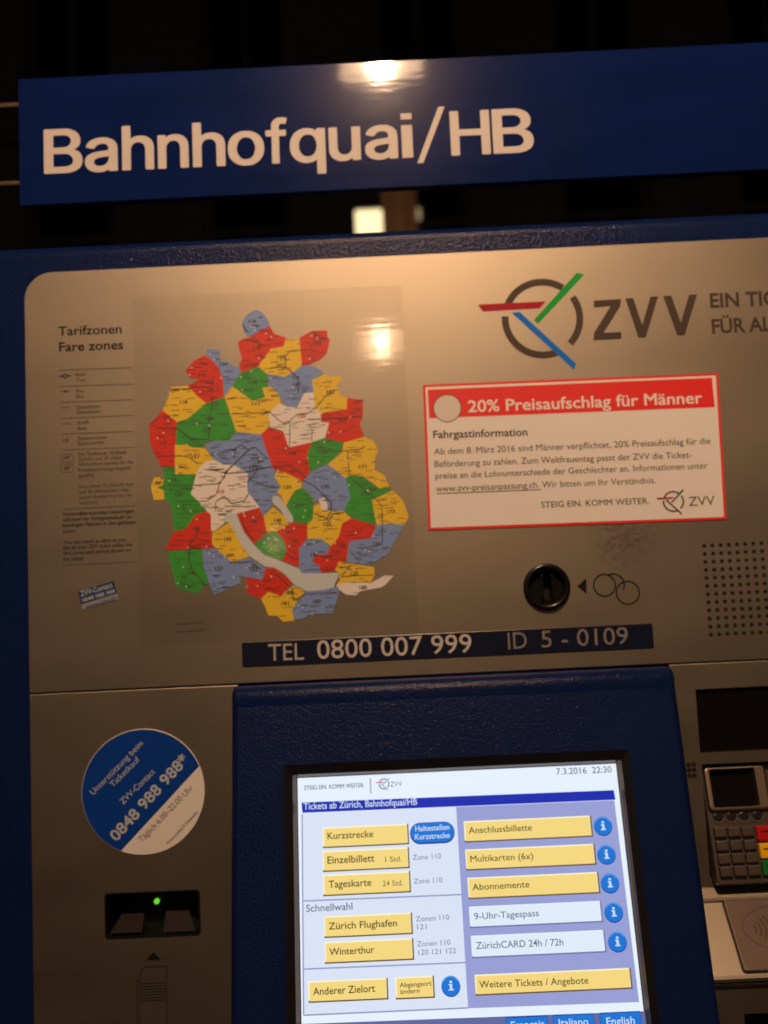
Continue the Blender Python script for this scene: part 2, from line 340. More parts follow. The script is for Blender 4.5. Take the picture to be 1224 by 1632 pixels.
# a dim house front across the street
FC = Plane((0, 9.0, GZ), (1, 0, 0), (0, 0, 1)); WALLM = mat('dim_plaster_wall', (.10, .088, .072), rough=.9, var=.3, scale=1.2)
t = empty('house_front', (0, 9, GZ), 'dim unlit house front with rows of dark windows far behind the machine', 'building')
rows = [(.9, 2.9), (3.9, 5.9), (6.9, 8.9)]; colsx = [-5.6+1.9*k for k in range(7)]
mb = MB(); slab(mb, FC, rect(-7, 0, 8, 10.2), WALLM, 0, -.4, 0, [rect(x, a, x+.95, b) for x in colsx for a, b in rows], hbot=-.2); mb.build('wall', t)
mb = MB()
for z in (3.35, 6.35, 9.6): slab(mb, FC, rect(-7, z, 8, z+.16), WALLM, .09, .001, .02)
mb.build('cornice', t)
FRM = mat('dim_window_frame', (.12, .11, .10), rough=.7)
for x in colsx:
    for a, b in rows:
        mb = MB(); slab(mb, FC, rect(x, a, x+.95, b), FRM, -.12, -.18, .01, [rect(x+.07, a+.07, x+.45, b-.6), rect(x+.5, a+.07, x+.88, b-.6), rect(x+.07, b-.54, x+.88, b-.07)]); wn = mb.build('window', t)
        mb = MB(); flat(mb, FC, rect(x+.05, a+.05, x+.9, b-.05), GLASS, -.16); mb.build('pane', wn)

# added light on a post, unseen behind the machine, to brighten the pillar
t = empty('added_pillar_light', (0.02, 2.45, GZ), 'added light on a post, hidden behind the ticket machine to brighten the brown pillar', 'lamp')
BP = Plane((0.02, 2.45, GZ), (1, 0, 0), (0, 1, 0))
mb = MB(); lathe(mb, BP, 0, 0, [(.08, 0), (.08, .02), (.03, .03), (.03, 2.36), (.06, 2.38), (.06, 2.40)], mat('dark_post_metal', (.03, .03, .03), rough=.5), 20); mb.build('post', t)
mb = MB(); lathe(mb, BP, 0, 0, [(.06, 2.40), (.075, 2.44), (.06, 2.49), (.03, 2.51), (.001, 2.515)], mat('added_light_glow', (.5, .5, .5), emit=WARM, es=22.0), 20); mb.build('globe', t)

RAILM = mat('brown_metal_rail', (.08, .055, .035), rough=.6, metal=.2)
for py, lb in ((165, 'upper thin metal rail running behind the blue station sign'), (290, 'lower thin metal rail running behind the blue station sign')):
    z = FACE.at(5, py)[1]*1.06
    mb = MB(); pr = Plane((-.45, .045, z), (0, 1, 0), (0, 0, 1)); lathe(mb, pr, 0, 0, [(.0022, 1.08), (.0022, 0)], RAILM, 12)
    o = mb.build('metal_rail', label=lb, cat='rail', group='rails behind the station sign')
for x, s in ((-.45, 'left'), (.63, 'right')):
    mb = MB(); box(mb, (x-.02, .06, GZ), (x+.02, .10, .55), BLACK)
    mb.build('sign_post', label='dark square post carrying the sign rails on the %s side' % s, cat='post', group='posts carrying the sign rails')

# ------------------------------------------------------------------ the station name sign
SGN = Plane((0, 0, 0), (1, 0, 0), (0, 0, 1))
t = empty('station_sign', (.1, .01, .303), 'long blue enamel sign with large white name above the machine', 'sign')
mb = MB(); slab(mb, SGN, rrect(-.2652, .3035, .46, .4032, .0012, 2), SIGNBLUE, 0, -.004, .0006, back=True); mb.build('panel', t)
mb = MB()
for zz in (.325, .378): box(mb, (-.24, .0042, zz-.006), (.44, .042, zz+.006), BLACK)
mb.build('mounting_bar', t)
mb = MB(); TH = .0002
base0 = SGN.at(70, 277.5); base1 = SGN.at(785, 245.5)
bd = Vector((base1[0]-base0[0], base1[1]-base0[1])).normalized()
spl = Plane(SGN.pt(*base0), SGN.u*bd.x+SGN.v*bd.y, SGN.v*bd.x-SGN.u*bd.y)
caph = (Vector(spl.at(75, 206.8))-Vector(spl.at(75, 277.5))).length
ext = [('B', 70, 131.5), ('a', 135.5, 187.5), ('h', 194.5, 245.5), ('n', 251.5, 300.5), ('h', 307, 359), ('o', 363, 421), ('f', 423.5, 458),
       ('q', 462, 518.5), ('u', 524, 574.5), ('a', 581.5, 633.5), ('i', 640, 658.5), ('H', 718, 781), ('B', 785, 850)]
for ch, xa, xb in ext:
    y = 277.5+(xa-70)/(785-70)*(245.5-277.5)
    p0 = spl.at(xa, y-30)[0]; p1 = spl.at(xb, y-32)[0]
    if ch == 'i':
        for y0, y1 in ((0, .735), (.865, 1.0)): flat(mb, spl, rect(p0, y0*caph, p1-.0005, y1*caph), SIGNTXT, TH)
        continue
    L = TITLE[ch]; wx = max(p[0] for l in L for p in l)
    fill_loops(mb, spl, [[(p0+(p1-p0)*x/wx, yy*caph/1000) for x, yy in l] for l in L], SIGNTXT, TH)
flat(mb, spl, [spl.at(665, 260.5), spl.at(674.5, 260), spl.at(708.5, 170), spl.at(698.5, 170.5)], SIGNTXT, TH)
mb.build('lettering', t)

# ------------------------------------------------------------------ the ticket machine
TM = empty('ticket_machine', (.1, .2, GZ), 'blue and silver ticket machine with lit touch screen, coin slot and card terminal', 'ticket machine')
X0, X1, XM0, XM1 = -.312, .515, -.2627, .458
ZT, ZM, ZS = .2733, .2514, -.0582
CAS = Plane((0, .0015, 0), (1, 0, 0), (0, 0, 1))
# casing: rounded front frame, hollow behind the plates, with a body behind
mb = MB()
slab(mb, CAS, rrect(X0, GZ+.02, X1, ZT, .010), BLUE, 0, -.05, .009, [rect(XM0+.004, GZ+.2, XM1-.004, ZM-.004)], steps=5)
box(mb, (X0+.001, .0516, GZ+.02), (X1-.001, .45, ZT-.001), BLUE)
o = mb.build('casing', TM)
for p in o.data.polygons: p.use_smooth = False
mb = MB(); box(mb, (X0+.03, .03, GZ), (X1-.03, .43, GZ+.0195), BLACK); mb.build('plinth', TM)

# upper plate
def prr(A, B, r, pl=FACE, n=5): return rrect(*prect(pl, A, B), r, n)
cc = FACE.at(871, 935); CR = .0168
upo = rrect(XM0, ZS+.0004, XM1, ZM, .0205, 10)
upo = [(a, b) for a, b in upo if b > .1]; upo = [(XM1, ZS+.0006)]+upo+[(XM0, ZS+.0006)]
mb = MB(); slab(mb, FACE, upo, METALUP, 0, -.0015, .0005, [circ(*cc, CR-.001, 40)], hbot=-.0014)
mb.build('upper_plate', TM)
# lower left plate
s0 = prect(FACE, (166, 1421), (320, 1489)); SLX0, SLZ1, SLX1, SLZ0 = -.2118, -.1985, -.1445, -.2300
mb = MB(); slab(mb, FACE, rect(XM0, -.70, -.1130, ZS-.0003), METAL, 0, -.0015, .0006, [rrect(SLX0, SLZ0, SLX1, SLZ1, .0028)])
mb.build('lower_plate', TM)
# ------------- document slot
sl = MB(); slab(sl, FACE, rrect(SLX0, SLZ0, SLX1, SLZ1, .0028), BLACK, .0004, -.0012, .0003, [rrect(SLX0+.0012, SLZ0+.0012, SLX1-.0012, SLZ1-.0012, .0022)], hbot=-.022)
flat(sl, FACE, rect(SLX0, SLZ0, SLX1, SLZ1), BLACK, -.022)
sm = sl.build('card_slot', TM)
RAMPM = mat('dark_ramp_metal', (.013, .010, .009), rough=.6, spec=.2)
def ramp(tl, tr, br, bl):
    p = [FACE.at(*q) for q in (bl, br, tr, tl)]
    m = MB(); hb, hf = -.014, -.0015
    def back(q, h): s = 1+(-h)/.68; return (q[0]*s, q[1]*s)
    top = [FACE.pt(*back(p[0], hf), hf), FACE.pt(*back(p[1], hf), hf), FACE.pt(*back(p[2], hb), hb), FACE.pt(*back(p[3], hb), hb)]
    low = [FACE.pt(p[0][0], SLZ0+.001, -.021), FACE.pt(p[1][0], SLZ0+.001, -.021), FACE.pt(*back(p[2], -.021), -.021), FACE.pt(*back(p[3], -.021), -.021)]
    m.add(top+low, [(0, 1, 2, 3), (0, 4, 5, 1), (1, 5, 6, 2), (2, 6, 7, 3), (3, 7, 4, 0)], RAMPM)
    m.build('guide_ramp', sm)
ramp((194, 1456.5), (230, 1455), (226.5, 1486), (176, 1487.5)); ramp((265, 1452), (301, 1450.5), (311.5, 1484), (260, 1486))
mb = MB(); pc = FACE.at(249, 1437.5); lathe(mb, FACE, pc[0]*1.028, pc[1]*1.028, [(.0019, -.0215), (.0018, -.0195), (.0012, -.0185), (.0001, -.018)], mat('green_led', (.1, .4, .05), emit=(.22, .85, .04), es=.8), 20)
mb.build('status_light', sm)

# ------------- coin slot
mb = MB(); lathe(mb, FACE, *cc, [(CR, 0), (CR, .0022), (CR-.0009, .0036), (CR-.0026, .0040), (CR-.0038, .0030), (CR-.0048, .0002), (CR-.0052, -.004)], BLACKSAT, 56)
cs = mb.build('coin_slot', TM)
mb = MB(); rr = CR-.005
slab(mb, FACE, circ(*cc, rr+.0006, 48), COINBLACK, -.0025, -.012, .0008, [rrect(cc[0]-.0020, cc[1]-.0092, cc[0]+.0038, cc[1]+.0092, .0015)]); mb.build('slot_disc', cs)
mb = MB(); slab(mb, FACE, rrect(cc[0]-.0036, cc[1]-.009, cc[0]-.0020, cc[1]+.009, .0004), BLACKSAT, .0003, -.003, .0004)
slab(mb, FACE, rrect(cc[0]+.0038, cc[1]-.009, cc[0]+.0052, cc[1]+.009, .0004), BLACKSAT, .0003, -.003, .0004); mb.build('coin_guide', cs)
mb = MB(); flat(mb, FACE, rect(cc[0]-.003, cc[1]-.01, cc[0]+.005, cc[1]+.01), HOLE, -.0118); mb.build('slot_opening', cs)

# ------------- speaker holes, twelve rows
mb = MB(); h0 = FACE.at(1122.2, 870); h1 = FACE.at(1213.5, 866); h2 = FACE.at(1132.5, 1011.5)
dx = (h1[0]-h0[0])/7; dz = (h2[1]-h0[1])/11
for r in range(12):
    for c in range(14):
        x = h0[0]+dx*c; z = h0[1]+dz*r
        lathe(mb, FACE, x, z, [(.0015, .00022), (.0012, .0001), (.0001, .00004)], HOLE, 10)
mb.build('speaker_holes', TM, 'grid of small dark speaker holes in the silver plate', kind='stuff')
mb = MB()
for px, py in ((1105.5, 1218.5), (1105.8, 1227), (1106.5, 1236), (1097.5, 1219), (1098, 1227.5), (1099, 1236.5), (1113, 0)):
    if py: lathe(mb, FACE, *FACE.at(px, py), [(.0017, .00022), (.0001, .0001)], HOLE, 10)
mb.build('vent_holes', TM, kind='stuff')

# ------------- printed logo and slogan on the upper plate
H1 = .00025
def logo(mb, pl, cpx, R, mats, h, wd=11/65):
    """ring crossed by three bars; R is the ring radius in pixels, mats the ring, red, green and blue colours"""
    k = R/65
    cx, cy = pl.at(*cpx); r1 = math.dist(pl.at(cpx[0]+R, cpx[1]), (cx, cy)); r0 = r1*(1-wd)
    for a0, a1 in ((45+12, 159), (-45+2, 36), (170+7, 294)): ring(mb, pl, cx, cy, r0, r1, mats[0], h, a0-3, a1-3)
    def q(l): return [pl.at(cpx[0]+(x-865)*k, cpx[1]+(y-508)*k) for x, y in l]
    flat(mb, pl, q([(762, 486), (770.4, 497), (860.6, 491.7), (870.5, 481)]), mats[1], h+2e-5)
    flat(mb, pl, q([(919.5, 435.3), (931.4, 438.4), (858, 516.6), (851, 511)]), mats[2], h+3e-5)
    flat(mb, pl, q([(816, 499), (828.5, 497.7), (918.5, 580), (915.5, 589.8)]), mats[3], h+4e-5)
mb = MB(); logo(mb, FACE, (864.5, 507.5), 65, (LOGOTXT, LRED, LGREEN, LBLUE), H1)
P = FACE.at
def pf(l, m, h=H1): flat(mb, FACE, [P(*q) for q in l], m, h)
mb.build('logo', TM, 'round transport logo of a grey ring with red, green and blue bars')
mb = MB()
pf([(946.5, 479.3), (989.5, 476.6), (988.8, 487.5), (962, 530.5), (990, 529), (990, 540), (945.6, 542.2), (946.4, 531), (973, 488.2), (946.3, 490)], LOGOTXT)
pf([(996.5, 475.8), (1009, 475), (1023.5, 518), (1036.5, 473), (1049, 472.12), (1029, 538), (1017.5, 538.8)], LOGOTXT)
pf([(1056.5, 472), (1069.5, 471.2), (1085, 514.5), (1098, 470), (1111, 469.3), (1091, 534.5), (1079.5, 535.3)], LOGOTXT)
text(mb, FACE, 'EIN TICKET', (1132, 490.3), (1215, 487), 22.5, LOGOTXT, H1, .028, 'EIN TI')
text(mb, FACE, 'FÜR ALLES.', (1135, 531.6), (1216.5, 527.5), 22.5, LOGOTXT, H1, .028, 'FÜR A')
mb.build('slogan_lettering', TM)
mb = MB(); pf([(920, 934.3), (934.2, 921.5), (934.8, 946.5)], BLACKTXT)
for (px, py, r, a0, a1) in ((963.3, 932.8, 17, 0, 360), (977.5, 932, 17, -30, 116), (1000.5, 944.8, 18, 0, 360)):
    c = P(px, py); ring(mb, FACE, *c, (r-1.1)*PX, (r+1.1)*PX, BLACKTXT, H1, a0, a1)
mb.build('coin_pictogram', TM, 'black arrow and three coin rings printed beside the coin slot')
# pictogram below the card slot
mb = MB(); pf([(244.7, 1517), (256.8, 1529.6), (233, 1530.4)], BLACKTXT)
for l in ([(218.5, 1640), (219, 1562)], [(223, 1640), (223.5, 1555)], [(224, 1555), (226, 1545), (230, 1541), (265, 1540)], [(265.5, 1540), (266, 1640)], [(217, 1563), (224, 1563)]):
    pline(mb, FACE, l, 1.5, BROWNTXT, H1)
for k in range(7): pline(mb, FACE, [(224.5, 1567.5+k*4.6), (265, 1566+k*4.6)], 1.5, BROWNTXT, H1+.00001)
mb.build('card_pictogram', TM, 'triangle and striped card outline printed under the card slot')

# ------------- strip with telephone number
st = MB(); slab(st, FACE, rrect(-.1094, -.0460, .1850, -.0285, .0012, 3), NAVY, .0008, 0, .0003)
so = st.build('number_strip', TM, 'dark navy strip with the telephone and machine number')
def own_text(parent, name, *a):
    m = MB(); text(m, *a); return m.build(name, parent)
mb = MB()
own_text(so, 'lettering', FACE, 'TEL', (428, 1053), (485, 1051), 26, SILVERTXT, .0010, 0); own_text(so, 'lettering', FACE, '0800 007 999', (506, 1050), (752, 1039.5), 29, SIGNTXT, .0010, .004)
own_text(so, 'lettering', FACE, 'ID', (810, 1034.5), (840, 1033), 26, IDTXT, .0010, 0); own_text(so, 'lettering', FACE, '5 - 0109', (863, 1032), (1001, 1026), 26.5, IDTXT, .0010, 0)

# ------------- legend printed at the left of the map
mb = MB()
text(mb, FACE, 'Tarifzonen', (93, 535), (194, 531.2), 14.5, BLACKTXT, H1, .012); text(mb, FACE, 'Fare zones', (94.5, 560.3), (196.5, 556.2), 14.5, BLACKTXT, H1, .012)
for a, b in (((94, 590), (211, 586)), ((95, 616), (212, 612)), ((96, 641.5), (213, 637)), ((97, 667), (213.5, 662)), ((98, 692), (214, 687.5)), ((98.5, 717.5), (215, 713)), ((100, 812), (217, 806)), ((101, 901), (218, 895.5))):
    pline(mb, FACE, [a, b], .8, FAINT, H1)
for s, a, b in (('Bahn', (121, 600), (137, 599)), ('Train', (122, 609), (136, 608)), ('Bus', (122, 626), (134, 625.5)), ('Bus', (122, 634.5), (134, 634)),
                ('Glattalbahn', (122, 652), (160, 650)), ('Glattalbahn', (122, 660), (161, 658)), ('Schiff', (124, 677), (142, 675.5)), ('Boat', (124, 685.5), (138, 685)),
                ('Zonennummer', (124, 702), (171, 699)), ('Zone number', (124, 710), (167, 707)), ('Die Tarifzonen 10 (Stadt', (125, 727), (202, 723)), ('Zürich) und 20 (Stadt', (125, 735), (195, 731.5)),
                ('Winterthur) werden für die', (125, 743), (212, 739)), ('Preisberechnung doppelt', (125, 752), (209, 748)), ('gezählt.', (125.5, 761), (151, 759.5)),
                ('Fare zones 10 (Zurich city)', (126, 778.5), (213, 774)), ('and 20 (Winterthur city)', (126, 787), (206, 783)), ('count double in price cal-', (126.5, 795.5), (211, 791)), ('culations.', (127, 804), (157, 802.5))):
    text(mb, FACE, s, a, b, 5.6, GREYTXT, H1)
for s, a, b in (('Verbundfahrausweise berechtigen', (100, 822.5), (214, 817)), ('während der Gültigkeitsdauer zu', (100, 831.5), (209, 826)), ('beliebigen Fahrten in den gelösten', (100, 840), (216, 834.5)), ('Zonen.', (100, 850), (121, 848.5)),
                ('You can travel as often as you', (101, 867.5), (201, 862.5)), ('like on your ZVV ticket within the', (101, 876), (211, 870.5)), ('fare zones and period shown on', (101, 884.5), (208.5, 879)), ('the ticket.', (101, 894), (134, 892.5))):
    text(mb, FACE, s, a, b, 5.8, BROWNTXT, H1, .012)
pline(mb, FACE, [(94, 600), (100, 599.4)], 1.8, BLACKTXT, H1); pline(mb, FACE, [(107, 599.2), (113, 599)], 1.8, BLACKTXT, H1); c = P(103.5, 599.5); ring(mb, FACE, *c, .0010, .0017, BLACKTXT, H1)
pline(mb, FACE, [(97, 624.5), (112, 623.5)], .9, GREYTXT, H1); pline(mb, FACE, [(102, 624.2), (107, 623.8)], 2, BLACKTXT, H1+1e-5)
pline(mb, FACE, [(97, 650), (112.5, 649.2)], .9, GREYTXT, H1); pline(mb, FACE, [(98, 676), (113, 675)], .9, GREYTXT, H1)
text(mb, FACE, '10', (101, 705), (109, 704.5), 5.5, BROWNTXT, H1, .01); text(mb, FACE, '10*', (101, 733), (112, 732), 5.5, BLACKTXT, H1, .01); text(mb, FACE, '20*', (102, 749), (113, 748), 5.5, BLACKTXT, H1, .01)
for y in (724.5, 740.5):
    pline(mb, FACE, [(97, y), (116.5, y-.8), (117, y+11.5), (97.5, y+12.5), (97, y)], .7, FAINT, H1)
mb.build('legend_lettering', TM, 'small grey printed legend of the fare zones')

# ------------------------------------------------------------------ sloping screen housing
HZ0, HSL = -.0795, .213                  # the sloping face: depth .013 at HZ0, growing by HSL per metre downwards
def hy(z): return -(.013+(HZ0-z)*HSL)
vv = Vector((0, HSL, 1)).normalized()
HF = Plane((0, hy(HZ0), HZ0), (1, 0, 0), vv)
def hb(z): return (Vector((0, hy(z), z))-HF.o).dot(vv)
zt = HZ0; zb = -.46
HX0, HX1, rs = -.1164, .1957, .0045
opening = [HF.at(453.5, 1217), HF.at(1001.5, 1196.5), None, None]
ox0 = HF.at(453, 1300)[0]; ox1 = (HF.at(1001.5, 1197)[0]+HF.at(1053, 1632)[0])/2; oz1 = (opening[0][1]+opening[1][1])/2; oz0 = oz1-.222
prof = [(0.0, -.0590), (-.0040, -.0592), (-.0075, -.0604), (-.0103, -.0632), (-.0118, -.0675), (hy(-.073), -.073)]
secs = []
for k in range(5):
    t = k/4*math.pi/2; secs.append((rs*(1-math.cos(t)), rs*(1-math.sin(t))))      # (x inset, push back)
xs = [(HX0+i, b) for i, b in secs]+[(HX1-i, b) for i, b in secs[::-1]]
mb = MB(); full = prof+[(hy(zb), zb)]
vs = [(x, min(y+b, .0013), z-(b*.6 if j < 3 else 0)) for x, b in xs for j, (y, z) in enumerate(full)]
n = len(full); fs = []
for i in range(len(xs)-1):
    for j in range(n-1):
        if i == 4 and j == n-2: continue
        fs.append((i*n+j, i*n+j+1, (i+1)*n+j+1, (i+1)*n+j))
mb.add(vs, fs, BLUE, True)
# sides and underside
for x, sgn in ((HX0, 1), (HX1, -1)):
    b = rs; loop = [(x, min(y+b, .0013), z-(b*.6 if j < 3 else 0)) for j, (y, z) in enumerate(full)]+[(x, .0013, zb)]
    mb.add(loop, [tuple(range(len(loop))) if sgn < 0 else tuple(range(len(loop)))[::-1]], BLUE)
mb.add([(HX0, .0013, zb), (HX1, .0013, zb), (HX1, hy(zb)+rs, zb), (HX0, hy(zb)+rs, zb)], [(0, 1, 2, 3)], BLUE)
mb.add([(HX0, hy(zb)+rs, zb), (HX1, hy(zb)+rs, zb), (HX1-rs, hy(zb), zb), (HX0+rs, hy(zb), zb)], [(0, 1, 2, 3)], BLUE)
fa0, fa1 = HX0+rs, HX1-rs
face = rect(fa0, hb(zb), fa1, hb(-.073))
flat(mb, HF, face, BLUE, 0, [rrect(ox0, oz0, ox1, oz1, .0015, 3)])
for p in (face,): pass
HS = mb.build('screen_housing', TM, 'blue wedge shaped housing that slopes out round the touch screen')
# black bezel, recessed
SD = -.0075
SC = Plane(HF.pt(0, 0, SD), HF.u, HF.v)
sx0 = (SC.at(475.5, 1240)[0]+SC.at(479, 1625)[0])/2; sx1 = (SC.at(981, 1222)[0]+SC.at(1027, 1610)[0])/2
sz1 = (SC.at(478, 1239)[1]+SC.at(980, 1218)[1])/2; sz0 = sz1-.190
mb = MB(); op = rrect(ox0, oz0, ox1, oz1, .0015, 3); k = len(op)
iw = rrect(sx0-.0030, sz0-.0030, sx1+.0030, sz1+.0022, .0015, 3)
mb.add([HF.pt(a, b, 0) for a, b in ccw(op)]+[HF.pt(a, b, SD+.0045) for a, b in ccw(iw)], [((i+1) % k, (i+1) % k+k, i+k, i) for i in range(k)], BLACK)
mb.build('bezel', HS)
mb = MB(); fr = rect(sx0, sz0, sx1, sz1)
mb.add([HF.pt(a, b, SD+.0045) for a, b in ccw(iw)]+[HF.pt(a, b, SD+.0002) for a, b in ccw(rrect(sx0-.0006, sz0-.0006, sx1+.0006, sz1+.0006, .0006, 3))], [((i+1) % k, (i+1) % k+k, i+k, i) for i in range(k)], mat('brown_sealing_frame', (.14, .10, .075), rough=.28, metal=.6))
mb.build('seal_frame', HS)
# the lit display
gWHITE = glow('display_white', (232, 243, 255)); gPALE = glow('display_pale_blue', (219, 229, 248)); gLILAC = glow('display_lilac', (152, 160, 214)); gBAR = glow('display_blue_bar', (24, 46, 176))
gYEL = glow('display_yellow', (246, 217, 130)); gYHI = glow('display_button_light_edge', (255, 246, 205)); gYLO = glow('display_button_dark_edge', (104, 84, 60)); gTXT = glow('display_dark_text', (92, 80, 44))
gGREY = glow('display_grey_text', (110, 116, 140)); gDIV = glow('display_divider', (150, 155, 196)); gINFO = glow('display_info_blue', (26, 118, 214)); gINFOD = glow('display_info_dark_rim', (22, 70, 160))
gLIGHT = glow('display_light_text', (205, 222, 246)); gBOT = glow('display_bottom_bar', (98, 106, 160)); gWTXT = glow('display_white_button_text', (108, 116, 140)); gSHAD = glow('display_shadow', (112, 118, 170)); gRED = glow('display_red', (205, 70, 80)); gWBUT = glow('display_white_button', (224, 238, 252))
mb = MB(); slab(mb, SC, fr, gWHITE, 0, -.004, 0); TS = mb.build('touch_screen', TM, 'lit touch screen showing ticket buttons')
e = 1e-5
def gr(A, B, m, h, C=None, D=None):
    flat(mb, SC, rect(*prect(SC, A, B)), m, h)
def quad(l, m, h): flat(mb, SC, [SC.at(*p) for p in l], m, h)
mb = MB()
quad([(480.5, 1279), (978, 1259.3), (981, 1274.6), (482, 1295.5)], gBAR, 6*e)
quad([(727, 1286), (979, 1275.5), (1018.5, 1597), (746, 1607)], gLILAC, 5*e)
quad([(482, 1296.5), (727, 1286), (746, 1606), (484, 1618)], gPALE, 5*e)
for a, b in (((483, 1436), (736, 1425.7)), ((483.5, 1544.5), (743, 1534)), ((484, 1618), (747, 1606.3)), ((481.5, 1297), (484, 1618))):
    line(mb, SC, [SC.at(*a), SC.at(*b)], .0009, gDIV, 8*e)
quad([(480, 1632), (1030, 1611.5), (1040, 1700), (480, 1720)], gBOT, 7*e)
line(mb, SC, [SC.at(590, 1240), SC.at(591, 1265)], .0012, glow('display_light_grey', (176, 186, 206)), 8*e)
mb.build('display_areas', TS)
mb = MB()
def st(s, A, B, cap, m, bold=.0, h=14*e): own_text(TS, 'display_lettering', SC, s, A, B, cap, m, h, bold)
st('STEIG EIN. KOMM WEITER.', (485, 1259), (581, 1254.6), 6.5, gGREY, .02)
logo(mb, SC, (612, 1249.5), 8.5, (gGREY, gRED, gGREY, gGREY), 12*e, .2)
st('ZVV', (622, 1254), (641, 1252.5), 7.5, gGREY, 0)
st('7.3.2016  22:30', (887, 1234.5), (975, 1231), 9.5, gWTXT, .008)
st('Tickets ab Zürich, Bahnhofquai/HB', (484, 1290.5), (665, 1282.5), 10, gLIGHT, .010)
st('Zone 110', (658, 1370.5), (703, 1368), 7.5, gGREY); st('Zone 110', (660, 1408.5), (705, 1406), 7.5, gGREY)
st('Schnellwahl', (488, 1453.5), (562, 1449.5), 10.5, gWTXT, .01)
st('Zonen 110', (663, 1468.5), (716, 1465.5), 7.5, gGREY); st('121', (665, 1481.5), (680, 1480.8), 7.5, gGREY)
st('Zonen 110', (665, 1508.5), (718, 1505.5), 7.5, gGREY); st('120 121 122', (667, 1522), (727, 1519), 7.5, gGREY)
mb.build('display_logo', TS)
def button(TL, BR, m, txt=(), tm=None, cap=10, white=False):
    global mb
    a0, b1, a1, b0 = prect(SC, TL, BR); mb = MB()
    flat(mb, SC, rect(a0-.0003, b0-.0009, a1+.0009, b1+.0004), gYLO if not white else gSHAD, 9*e)
    flat(mb, SC, rect(a0-.0003, b0+.0004, a1, b1+.0004), gYHI if not white else gWHITE, 10*e)
    flat(mb, SC, rect(a0+.0005, b0, a1-.0002, b1-.0005), m, 11*e)
    for s, A, B, c, bo in txt: text(mb, SC, s, A, B, c, tm or gTXT, 14*e, bo)
    mb.build('display_button', TS, None)
Y = gYEL
button((515, 1320), (650, 1343.5), Y, [('Kurzstrecke', (522, 1337.5), (595, 1334), 10, .012)])
button((515, 1357.5), (651, 1381.5), Y, [('Einzelbillett', (522, 1376.5), (597, 1373), 10.5, .012), ('1 Std.', (614, 1374), (640, 1372.5), 8, 0)])
button((515.5, 1395.5), (653, 1420), Y, [('Tageskarte', (524, 1415), (592, 1411.5), 10.5, .012), ('24 Std.', (610, 1412.5), (642, 1411), 8, 0)])
button((517, 1461.5), (656, 1486.5), Y, [('Zürich Flughafen', (524, 1481.5), (633, 1476), 10, .012)])
button((518, 1502.5), (658, 1527.5), Y, [('Winterthur', (525, 1522.5), (597, 1518.5), 10, .012)])
button((492, 1565), (617, 1590.5), Y, [('Anderer Zielort', (499, 1586), (598, 1580.5), 10.5, .012)])
button((630.5, 1558.5), (691, 1588), Y, [('Abgangsort', (637, 1573.5), (688, 1570.5), 6.5, .01), ('ändern', (638, 1584), (669, 1582), 6.5, .01)])
button((739.5, 1310), (943, 1331.5), Y, [('Anschlussbillette', (747, 1328.5), (848, 1323.5), 9.5, .008)])
button((742, 1355), (948.5, 1376), Y, [('Multikarten (6x)', (750, 1374), (850, 1369), 9.5, .008)])
button((745.5, 1400), (954.5, 1421.5), Y, [('Abonnemente', (753, 1419), (844, 1414), 9.5, .008)])
button((748, 1446), (959, 1467.5), gWBUT, [('9-Uhr-Tagespass', (756, 1465.5), (859, 1460), 9.5, .008)], gWTXT, white=True)
button((751, 1492.5), (964.5, 1515.5), gWBUT, [('ZürichCARD 24h / 72h', (759, 1512.5), (898, 1506.5), 10, .008)], gWTXT, white=True)
button((757, 1554.5), (1006, 1573.5), Y, [('Weitere Tickets / Angebote', (764, 1574.5), (938, 1567.5), 10, .008)])
for A, B, s, ta, tb in (((806, 1621), (875, 1655), 'Français', (815, 1640), (868, 1637)), ((880.5, 1617.5), (949.5, 1655), 'Italiano', (891, 1636), (938, 1633.5)), ((955, 1614), (1025, 1652), 'English', (967, 1633.5), (1012, 1631.5))):
    a0, b1, a1, b0 = prect(SC, A, B); mb = MB(); flat(mb, SC, rrect(a0, b0-.004, a1, b1, .0008), gINFOD, 9*e); flat(mb, SC, rrect(a0+.0003, b0-.003, a1-.0003, b1-.0006, .0008), gINFO, 11*e)
    text(mb, SC, s, ta, tb, 10.5, gLIGHT, 14*e, .01); mb.build('display_button', TS)
mb = MB(); a, b = SC.at(689, 1327); flat(mb, SC, rrect(a-.0152, b-.0072, a+.0152, b+.0068, .0068), gINFOD, 9*e); flat(mb, SC, rrect(a-.0148, b-.0060, a+.0148, b+.0066, .0062), gINFO, 11*e)
text(mb, SC, 'Haltestellen', (662, 1325), (716.5, 1322), 8, gLIGHT, 14*e, .012); text(mb, SC, 'Kurzstrecke', (661.5, 1338), (717, 1335), 8, gLIGHT, 14*e, .012); mb.build('display_button', TS)
for px, py in ((961, 1316), (966.5, 1361.5), (972, 1407), (978, 1453.5), (984, 1500.5), (718.5, 1571)):
    mb = MB(); a, b = SC.at(px, py); r = .0060
    flat(mb, SC, circ(a, b-.0005, r+.0002, 28), gINFOD, 9*e); flat(mb, SC, circ(a, b, r, 28), gINFO, 11*e); ring(mb, SC, a, b, r*.86, r*.97, glow('display_info_light_rim', (90, 160, 230)), 12*e, 30, 150)
    flat(mb, SC, rect(a-.0007, b+.0016, a+.0009, b+.0030), gLIGHT, 14*e)
    flat(mb, SC, [(a-.0016, b-.0028), (a+.0018, b-.0028), (a+.0018, b-.0020), (a+.0009, b-.0020), (a+.0009, b+.0011), (a-.0014, b+.0011), (a-.0014, b+.0003), (a-.0007, b+.0003), (a-.0007, b-.0020), (a-.0016, b-.0020)], gLIGHT, 14*e)
    mb.build('info_button', TS)

